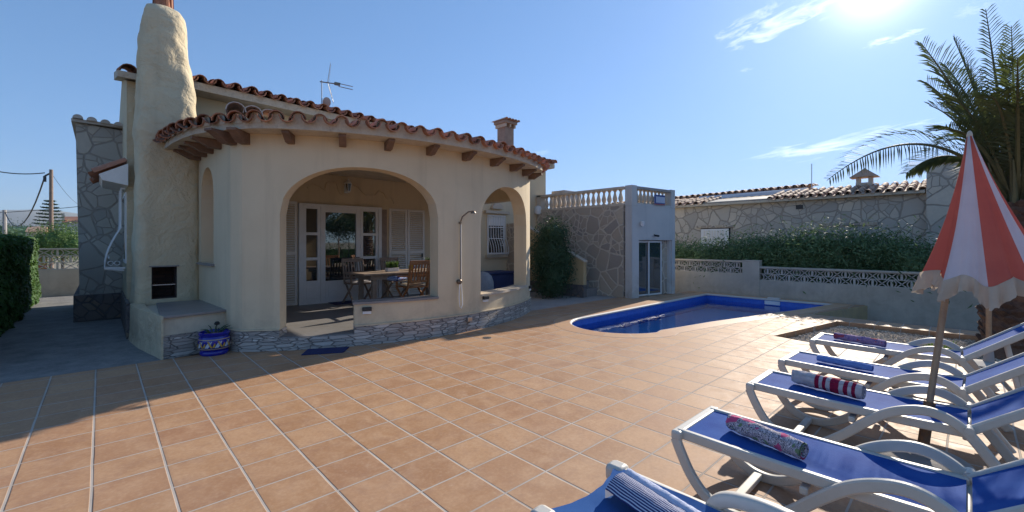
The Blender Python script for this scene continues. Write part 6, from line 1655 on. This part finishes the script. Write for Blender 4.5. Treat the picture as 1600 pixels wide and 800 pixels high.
# ------------------------------------------------------------------ parasols
def parasol():
    base = Vector((4.06, 0.23, 0)); top = Vector((4.29, 0.0, 2.21)); ax = (top-base).normalized()
    t = thing('parasol', 'closed coral and white striped parasol with cream fringe among the loungers', 'parasol', tuple(base))
    MB().tube([base+ax*0.06, base+ax*2.22], 0.019, 14).build('pole', M['pole'], t, smooth=True)
    MB().tube([base+ax*0.03, base+ax*0.42], 0.031, 16).build('socket', M['galv'], t, smooth=True)
    mb = MB(); q = base+ax*0.36+Vector((-0.03, 0.02, 0)); mb.tube([q, q+Vector((-0.035, 0.03, 0))], 0.010, 8).tube([q+Vector((-0.035, 0.03, 0)), q+Vector((-0.05, 0.04, 0))], 0.018, 8); mb.build('knob', M['black'], t)
    mb = MB(); mb.lathe([(0.26, 0.0), (0.26, 0.03), (0.24, 0.045), (0.06, 0.06), (0.045, 0.09)], base+Vector((0, 0, 0.002)), 36); mb.build('foot', M['concrete'], t, smooth=True, angle=35)
    # canopy: hangs from the crown, drifting to the right of the pole
    R = Vector((0.02, -1, 0)); F = Vector((1, 0.02, 0))
    apex = top+Vector((0, 0, 0.02)); low = base+R*0.30+Vector((0, 0, 1.29)); RB = 0.250
    def cp(th, s_):
        c = apex.lerp(low, s_); rad = 0.012+RB*(0.70*s_+0.30*s_**1.8)
        fold = 1+0.13*s_*sin(8*th+0.6)+0.06*s_*sin(19*th+2*s_)+0.05*sin(3*th+1)*s_
        # drop of the hem between ribs
        p = c+(R*sin(th)-F*cos(th))*rad*fold*Vector((1, 1, 1)).x; p.z -= 0.03*s_*cos(8*th)+0.03*s_*cos(th)
        return p
    b0 = radians(-45); ng = 8
    for g in range(ng):
        a0 = b0+g*2*pi/ng; mb = MB(); na, nsz = 12, 26; vs = [cp(a0+2*pi/ng*i/na, j/nsz) for i in range(na+1) for j in range(nsz+1)]
        m = nsz+1; fs = []; uv = []
        for i in range(na):
            for j in range(nsz): fs.append((i*m+j, (i+1)*m+j, (i+1)*m+j+1, i*m+j+1)); uv.append([(i/na, j/nsz), ((i+1)/na, j/nsz), ((i+1)/na, (j+1)/nsz), (i/na, (j+1)/nsz)])
        mb.add(vs, fs, uv); white = g % 2 == 0
        mb.build('canopy_panel', M['canvas'] if white else M['coral'], t, smooth=True, angle=80, fixn=False, label='white canopy panel' if white else 'coral red canopy panel')
    mb = MB(); n = 200; r = random.Random(2); vs = []; hs = [0, 0.35, 0.7, 1.0]
    for i in range(n+1):
        th = 2*pi*i/n; p = cp(th, 1.0); out = (R*sin(th)-F*cos(th)); ln = 0.105+0.018*sin(8*th+1)+(r.random()*0.016 if i < n else 0)
        for h_ in hs: vs.append(p+out*(0.006+0.018*h_*(1+1.2*sin(26*th)+0.6*sin(57*th+1)))+Vector((0, 0, 0.012-ln*h_)))
    m = len(hs); mb.add(vs, [(i*m+j, (i+1)*m+j, (i+1)*m+j+1, i*m+j+1) for i in range(n) for j in range(m-1)])
    mb.build('fringe', M['fringe'], t, smooth=True, angle=80, fixn=False)
    mb = MB(); mb.lathe([(0.014, -0.04), (0.016, 0.0), (0.012, 0.02), (0.005, 0.03)], apex, 14); mb.build('finial', M['sill_cream'], t, smooth=True)
parasol()
b = Vector((7.8, -0.16, 0)); t = thing('parasol_stand_pole', 'thin wooden parasol pole standing behind the farthest loungers', 'parasol pole', tuple(b))
MB().tube([b, b+Vector((0, 0, 1.75))], 0.026, 12).build('pole', M['pole'], t, smooth=True)
MB().lathe([(0.22, 0), (0.22, 0.03), (0.05, 0.06), (0.04, 0.2)], b+Vector((0, 0, 0.002)), 28).build('foot', M['concrete'], t, smooth=True, angle=35)

# ------------------------------------------------------------------ loungers
LW = 0.50; LZ = 0.375
def band(pts, w, h, x):
    """flat resin band following pts in the (y,z) plane at x, width w across, height h in the plane, rounded"""
    n = len(pts); mb = MB(); vs = []
    cs = [(-.5, -.36), (-.34, -.5), (.34, -.5), (.5, -.36), (.5, .36), (.34, .5), (-.34, .5), (-.5, .36)]
    for i, (y, z) in enumerate(pts):
        a = pts[max(i-1, 0)]; b = pts[min(i+1, n-1)]; t = Vector((b[0]-a[0], b[1]-a[1])).normalized(); nn = Vector((-t.y, t.x)); hh = h(i/(n-1)) if callable(h) else h
        for cx, cy in cs: q = Vector((y, z))+nn*cy*hh; vs.append((x+cx*w, q.x, q.y))
    k = len(cs); mb.add(vs, [(i*k+j, i*k+(j+1) % k, (i+1)*k+(j+1) % k, (i+1)*k+j) for i in range(n-1) for j in range(k)]+[tuple(range(k-1, -1, -1)), tuple((n-1)*k+j for j in range(k))])
    return mb
def smoothpts(P, n=6):
    out = []
    for i in range(len(P)-1):
        p0 = Vector(P[max(i-1, 0)]); p1 = Vector(P[i]); p2 = Vector(P[i+1]); p3 = Vector(P[min(i+2, len(P)-1)])
        for k in range(n):
            t = k/n; q = 0.5*((2*p1)+(p2-p0)*t+(2*p0-5*p1+4*p2-p3)*t*t+(-p0+3*p1-3*p2+p3)*t**3); out.append((q.x, q.y))
    out.append(tuple(P[-1])); return out
def make_lounger(loc, label, back=38, sling='sling'):
    t = thing('sun_lounger', label, 'sun lounger', loc, 0, 'white framed blue sun loungers beside the pool')
    def P(mb, name, mat, smooth=True, angle=50, bevel=0, par=None):
        q = mb.build(name, mat, None, smooth=smooth, angle=angle, bevel=bevel); q.parent = par or t; return q
    hw = LW/2
    side = smoothpts([(0.0, 0.34), (0.03, 0.27), (0.09, 0.16), (0.17, 0.075), (0.27, 0.033), (0.38, 0.035), (0.49, 0.085), (0.60, 0.175), (0.71, 0.285), (0.82, 0.38), (0.93, 0.435), (1.03, 0.452), (1.12, 0.425), (1.20, 0.36), (1.29, 0.235), (1.38, 0.10), (1.44, 0.012)])
    for sx in (-1, 1): P(band(side, 0.033, 0.056, sx*(hw+0.022)), 'side_frame', M['lounger'], angle=32)
    rail_ = [(0.0, LZ-0.012), (0.3, LZ-0.018), (0.6, LZ-0.022), (0.9, LZ-0.022), (1.2, LZ-0.015)]
    for sx in (-1, 1): P(band(smoothpts(rail_, 3), 0.034, 0.055, sx*(hw-0.014)), 'seat_rail', M['lounger'], angle=32)
    P(MB().box(-hw-0.04, hw+0.04, -0.025, 0.035, LZ-0.045, LZ+0.012), 'foot_bar', M['lounger'], False, bevel=0.014)
    for cb in ((0.26, 0.31, 0.02, 0.055), (0.62, 0.66, 0.26, 0.30), (1.17, 1.21, LZ-0.06, LZ-0.02)): P(MB().box(-hw, hw, *cb), 'cross_bar', M['lounger'], False, bevel=0.008)
    n, m = 20, 10; vs = []
    for i in range(n+1):
        for j in range(m+1):
            y = 0.03+1.16*i/n; x = (j/m-0.5)*2*(hw-0.028); sag = -0.012*(1-(x/hw)**2)*sin(pi*i/n); vs.append((x, y, LZ+0.002+sag))
    P(MB().add(vs, [(i*(m+1)+j, i*(m+1)+j+1, (i+1)*(m+1)+j+1, (i+1)*(m+1)+j) for i in range(n) for j in range(m)]), 'seat_sling', M[sling], True, 80)
    # backrest
    a = radians(back); d = Vector((0, cos(a), sin(a))); o = Vector((0, 1.20, LZ)); BL = 0.74; up = Vector((0, -sin(a), cos(a)))
    br = MB()
    for sx in (-1, 1): br.bar(o+Vector((sx*(hw-0.014), 0, 0)), o+d*BL+Vector((sx*(hw-0.014), 0, 0)), 0.034, 0.05, up=up)
    br.bar(o+d*(BL-0.02)+Vector((-hw, 0, 0)), o+d*(BL-0.02)+Vector((hw, 0, 0)), 0.06, 0.05, up=up)
    bf = P(br, 'back_frame', M['lounger'], False, bevel=0.010)
    vs = []
    for i in range(n+1):
        for j in range(m+1):
            s_ = 0.02+(BL-0.06)*i/n; x = (j/m-0.5)*2*(hw-0.028); sag = -0.014*(1-(x/hw)**2)*sin(pi*i/n); q = o+d*s_+up*(0.012+sag); vs.append((x, q.y, q.z))
    P(MB().add(vs, [(i*(m+1)+j, i*(m+1)+j+1, (i+1)*(m+1)+j+1, (i+1)*(m+1)+j) for i in range(n) for j in range(m)]), 'back_sling', M[sling], True, 80)
    for sx in (-1, 1):
        q = o+d*0.36; P(MB().bar((sx*(hw-0.06), q.y, q.z-0.02), (sx*(hw-0.06), q.y+0.10, 0.02), 0.026, 0.034, up=(0, 1, 0)), 'leg', M['lounger'], False, bevel=0.006)
        P(MB().tube([(sx*(hw-0.02), 1.2, LZ+0.015), (sx*(hw+0.055), 1.2, LZ+0.015)], 0.022, 14), 'hinge_knob', M['lounger'])
    P(MB().bar((-hw+0.06, o.y+0.40, 0.13), (hw-0.06, o.y+0.40, 0.13), 0.03, 0.025), 'stretcher', M['lounger'], False, bevel=0.005)
    return t
L4 = make_lounger((2.75, 1.20, 0), 'blue sun lounger with the tropical leaf towel, in front of the parasol foot')
L4.rotation_euler.z = pi
copytree(L4, (4.00, 1.20, 0), pi+0.0, 'blue sun lounger carrying the cream towel with crimson stripes')
copytree(L4, (4.97, 1.23, 0), pi-0.02, 'blue sun lounger carrying the plain light blue towel')
copytree(L4, (6.20, 1.25, 0), pi+0.015, 'blue sun lounger farthest from the camera, beside the gravel bed')
# fifth lounger: an older pattern, fabric wrapped over the end
def lounger5():
    hw = 0.27; t = thing('sun_lounger', 'duller blue sun lounger with wrapped end and pale corner knobs, nearest the camera', 'sun lounger', (1.575, 1.20, 0), 0, 'white framed blue sun loungers beside the pool')
    def P(mb, name, mat, smooth=True, angle=50, bevel=0):
        q = mb.build(name, mat, None, smooth=smooth, angle=angle, bevel=bevel); q.parent = t; return q
    n, m = 28, 12; vs = []; Z = 0.405
    for i in range(n+1):
        for j in range(m+1):
            x = (j/m-0.5)*2; y = 1.16*i/n; dip = 0.055*(1-x*x)*max(0, 1-y/0.35); z = Z-0.035*(1-x*x)*min(1, y/0.25+0.2); z += 0.006*sin(26*(x*0.8+y))*max(0, 1-abs(x+0.3))*(y < 0.7)
            vs.append((x*(hw-0.01), y+dip, z))
    P(MB().add(vs, [(i*(m+1)+j, i*(m+1)+j+1, (i+1)*(m+1)+j+1, (i+1)*(m+1)+j) for i in range(n) for j in range(m)]), 'seat_sling', M['sling_dull'], True, 80)
    for sx in (-1, 1):
        P(band([(0.0, Z-0.03), (0.4, Z-0.03), (0.8, Z-0.03), (1.2, Z-0.03)], 0.045, 0.05, sx*hw), 'seat_rail', M['lounger'])
        k = MB(); k.box(sx*hw-0.045, sx*hw+0.045, -0.04, 0.055, Z-0.075, Z+0.008); P(k, 'corner_knob', M['lounger'], True, 40, 0.022)
        leg = smoothpts([(0.02, Z-0.06), (0.10, 0.2), (0.16, 0.015)]); P(band(leg, 0.04, 0.05, sx*hw), 'leg', M['lounger'])
        arm = smoothpts([(0.44, Z-0.06), (0.47, Z+0.005), (0.54, Z+0.045), (0.68, Z+0.06), (0.86, Z+0.035), (1.05, Z-0.05), (1.2, 0.2), (1.34, 0.015)]); P(band(arm, 0.05, 0.055, sx*(hw+0.03)), 'armrest', M['lounger'])
    o = Vector((0, 1.16, Z)); a = radians(35); d = Vector((0, cos(a), sin(a)))
    P(MB().bar(o+Vector((-hw, 0, 0)), o+d*0.7+Vector((-hw, 0, 0)), 0.04, 0.05).bar(o+Vector((hw, 0, 0)), o+d*0.7+Vector((hw, 0, 0)), 0.04, 0.05).bar(o+d*0.7-Vector((hw, 0, 0)), o+d*0.7+Vector((hw, 0, 0)), 0.04, 0.05), 'back_frame', M['lounger'], False, bevel=0.01)
    q0 = o+Vector((-hw+.02, 0, 0)); q1 = o+Vector((hw-.02, 0, 0)); P(MB().add([q0, q1, q1+d*0.68, q0+d*0.68], [(0, 1, 2, 3)]), 'back_sling', M['sling_dull'], False)
    t.rotation_euler.z = pi
lounger5()

# towels
def roll(name, a, b, r_, mat, label, seed, turns=2.6, flat=1.0):
    """rolled towel: wrinkled outer surface with a spiral at each end"""
    a = Vector(a); b = Vector(b); d = (b-a); L_ = d.length; d.normalize(); s_ = d.cross(Vector((0, 0, 1))).normalized(); u = Vector((0, 0, 1))
    mb = MB(); n, m = 36, 40; vs = []; org = (a+b)/2
    for i in range(m+1):
        t = i/m; rr = r_*(1-0.10*(abs(t-0.5)*2)**6)
        for k in range(n+1):
            th = 2*pi*k/n+pi*0.2; w = 1+0.17*noise.noise(Vector((t*7+seed, sin(th)*1.4, cos(th)*1.4)))+0.09*noise.noise(Vector((t*22, sin(th)*3, cos(th)*3+seed)))
            rad = rr*w*(1-0.05*k/n); vs.append(a+d*(L_*t)+(s_*cos(th)+u*sin(th)*flat)*rad+u*r_*flat*0.98)
    q = n+1; fs = [(i*q+k, i*q+k+1, (i+1)*q+k+1, (i+1)*q+k) for i in range(m) for k in range(n)]; uv = [[(i/m, k/n), (i/m, (k+1)/n), ((i+1)/m, (k+1)/n), ((i+1)/m, k/n)] for i in range(m) for k in range(n)]
    mb.add(vs, fs, uv)
    for end, sg in ((a, -1), (b, 1)):   # spiral layers
        ns = 70; vs = []; t_e = 0 if sg < 0 else 1
        for i in range(ns+1):
            f = i/ns; th = 2*pi*turns*f; rad = r_*(0.12+0.80*f); c = end+u*r_*flat*0.98
            for dd, off in ((rad, 0.0), (rad-0.006, 0.0), (rad-0.004, 0.03)): vs.append(c+(s_*cos(th)+u*sin(th)*flat)*dd+d*sg*(0.006*(1-f)-off))
        fs = []; uv2 = []
        for i in range(ns): fs += [(i*3, i*3+1, i*3+4, i*3+3), (i*3+1, i*3+2, i*3+5, i*3+4)]; uv2 += [[(t_e, .1)]*4, [(t_e, .1)]*4]
        mb.add(vs, fs, uv2)
        vs = [end+u*r_*flat*0.98-d*sg*0.02]+[end+u*r_*flat*0.98-d*sg*0.014+(s_*cos(2*pi*k/24)+u*sin(2*pi*k/24)*flat)*r_*0.92 for k in range(24)]
        mb.add(vs, [(0, 1+k, 1+(k+1) % 24) for k in range(24)], [[(t_e, .1)]*3]*24)
    o = mb.build(name, mat, smooth=True, angle=70, fixn=False); tag(o, label, 'towel', 'rolled towels on the loungers'); return o
LT = LZ+0.003
roll('rolled_towel', (2.75, 0.99, LT), (2.64, 0.59, LT-0.004), 0.048, mat_pattern('tropical_print', [(0.05, 0.05, 0.09), (0.62, 0.55, 0.58), (0.55, 0.08, 0.20), (0.15, 0.22, 0.12)], 16), 'rolled towel with navy, pink and green tropical leaf print', 1)
cr = (0.24, 0.015, 0.05)
roll('rolled_towel', (4.03, 0.97, LT), (3.96, 0.52, LT-0.004), 0.056, mat_stripe('crimson_stripe', (0.50, 0.47, 0.49), [(0.36, 0.42, cr), (0.47, 0.52, cr), (0.58, 0.70, cr), (0.76, 0.82, cr), (0.87, 0.92, cr)]), 'rolled off white towel with crimson stripes', 2)
roll('rolled_towel', (4.93, 0.99, LT), (4.88, 0.58, LT-0.004), 0.034, surf('light_blue_towelling', (0.12, 0.22, 0.55), (0.16, 0.28, 0.60), 0.95, 30, 0.6, 150), 'thin rolled plain light blue towel', 3, flat=0.9)
roll('rolled_towel', (6.20, 1.08, LT), (6.11, 0.62, LT-0.004), 0.040, mat_pattern('berry_print', [(0.16, 0.10, 0.30), (0.40, 0.26, 0.36), (0.42, 0.04, 0.05), (0.34, 0.06, 0.10)], 10), 'rolled purple and red patterned towel on the farthest lounger', 4)
# folded striped towel on the nearest lounger
def folded():
    t = thing('folded_towel', 'folded navy and white pinstriped towel with white towelling edge on the nearest lounger', 'towel', (1.66, 0.85, 0.43))
    A = Vector((1.655, 1.075, 0.388)); d = Vector((-0.10, -0.42, 0)).normalized(); s_ = Vector((d.y, -d.x, 0)) if False else Vector((-d.y, d.x, 0))
    n, m = 24, 14; vs = []; uv = []; fs = []
    for i in range(n+1):
        for j in range(m+1):
            a = j/m; y = 0.55*i/n
            x = -0.065+0.13*a; z = 0.012+0.075*sin(pi*(0.12+0.60*a))+0.004*noise.noise(Vector((i*.4, j*.5, 0))); q = A+d*y+s_*x; vs.append((q.x, q.y, A.z+z))
    for i in range(n):
        for j in range(m): a = i*(m+1)+j; fs.append((a, a+1, a+m+2, a+m+1)); uv.append([(i/n, j/m), (i/n, (j+1)/m), ((i+1)/n, (j+1)/m), ((i+1)/n, j/m)])
    MB().add(vs, fs, uv).build('striped_face', mat_repeat_stripe('navy_pinstripe', (0.02, 0.025, 0.12), (0.55, 0.57, 0.66), 15, 1, 0.58), t, smooth=True, angle=80)
    mb = MB(); 
    prev = None; vs = []; K = 10
    for i in range(n+1):
        y = 0.55*i/n
        for k in range(K+1):
            a = pi*k/K; q = A+d*(y-0.004)+s_*(0.075+0.030*cos(a)); vs.append((q.x, q.y, A.z+0.055+0.036*sin(a)+0.006*noise.noise(Vector((i*.6, k*.7, 4)))))
        q = A+d*y+s_*0.105; vs.append((q.x, q.y, A.z+0.0))
    K2 = K+2
    fs = [(i*K2+k, i*K2+k+1, (i+1)*K2+k+1, (i+1)*K2+k) for i in range(n) for k in range(K)]+[(i*K2, i*K2+K+1, (i+1)*K2+K+1, (i+1)*K2) for i in range(n)]+[tuple(range(K2))]
    mb.add(vs, fs).build('towelling_fold', surf('white_towelling', (0.58, 0.62, 0.76), (0.50, 0.54, 0.70), 0.95, 30, 0.8, 120, 0.01), t, smooth=True, angle=80)
    # end of the folds facing the foot of the lounger
    vs = []; 
    for j in range(m+1):
        a = j/m; x = -0.065+0.13*a; z = 0.012+0.075*sin(pi*(0.12+0.60*a)); q = A+s_*x; vs += [(q.x, q.y, A.z+z), (q.x, q.y, A.z+0.0)]
    MB().add(vs, [(2*j, 2*j+2, 2*j+3, 2*j+1) for j in range(m)]).build('fold_end', M['canvas'], t)
folded()

# drain cover in the terrace
o = MB().lathe([(0.07, 0.0), (0.07, 0.004), (0.03, 0.006)], (*HG(761, 528), 0.001), 24).build('drain_cover', M['metal'], smooth=True); tag(o, 'small round metal drain cover set in the terracotta tiles', 'drain cover')

# ------------------------------------------------------------------ the air between the garden and the far hills
hm = bpy.data.materials.new('haze_air'); hm.use_nodes = True; hn = hm.node_tree.nodes; hl = hm.node_tree.links
hn.remove(hn['Principled BSDF']); pv = hn.new('ShaderNodeVolumePrincipled')
pv.inputs['Color'].default_value = (0.80, 0.87, 0.95, 1); pv.inputs['Density'].default_value = 0.00007; pv.inputs['Anisotropy'].default_value = 0.2
hl.new(pv.outputs[0], [n for n in hn if n.type == 'OUTPUT_MATERIAL'][0].inputs['Volume'])
hz = MB().box(-9400, 9400, -9400, 9400, -4.2, 620).build('haze', hm); hz['kind'] = 'stuff'
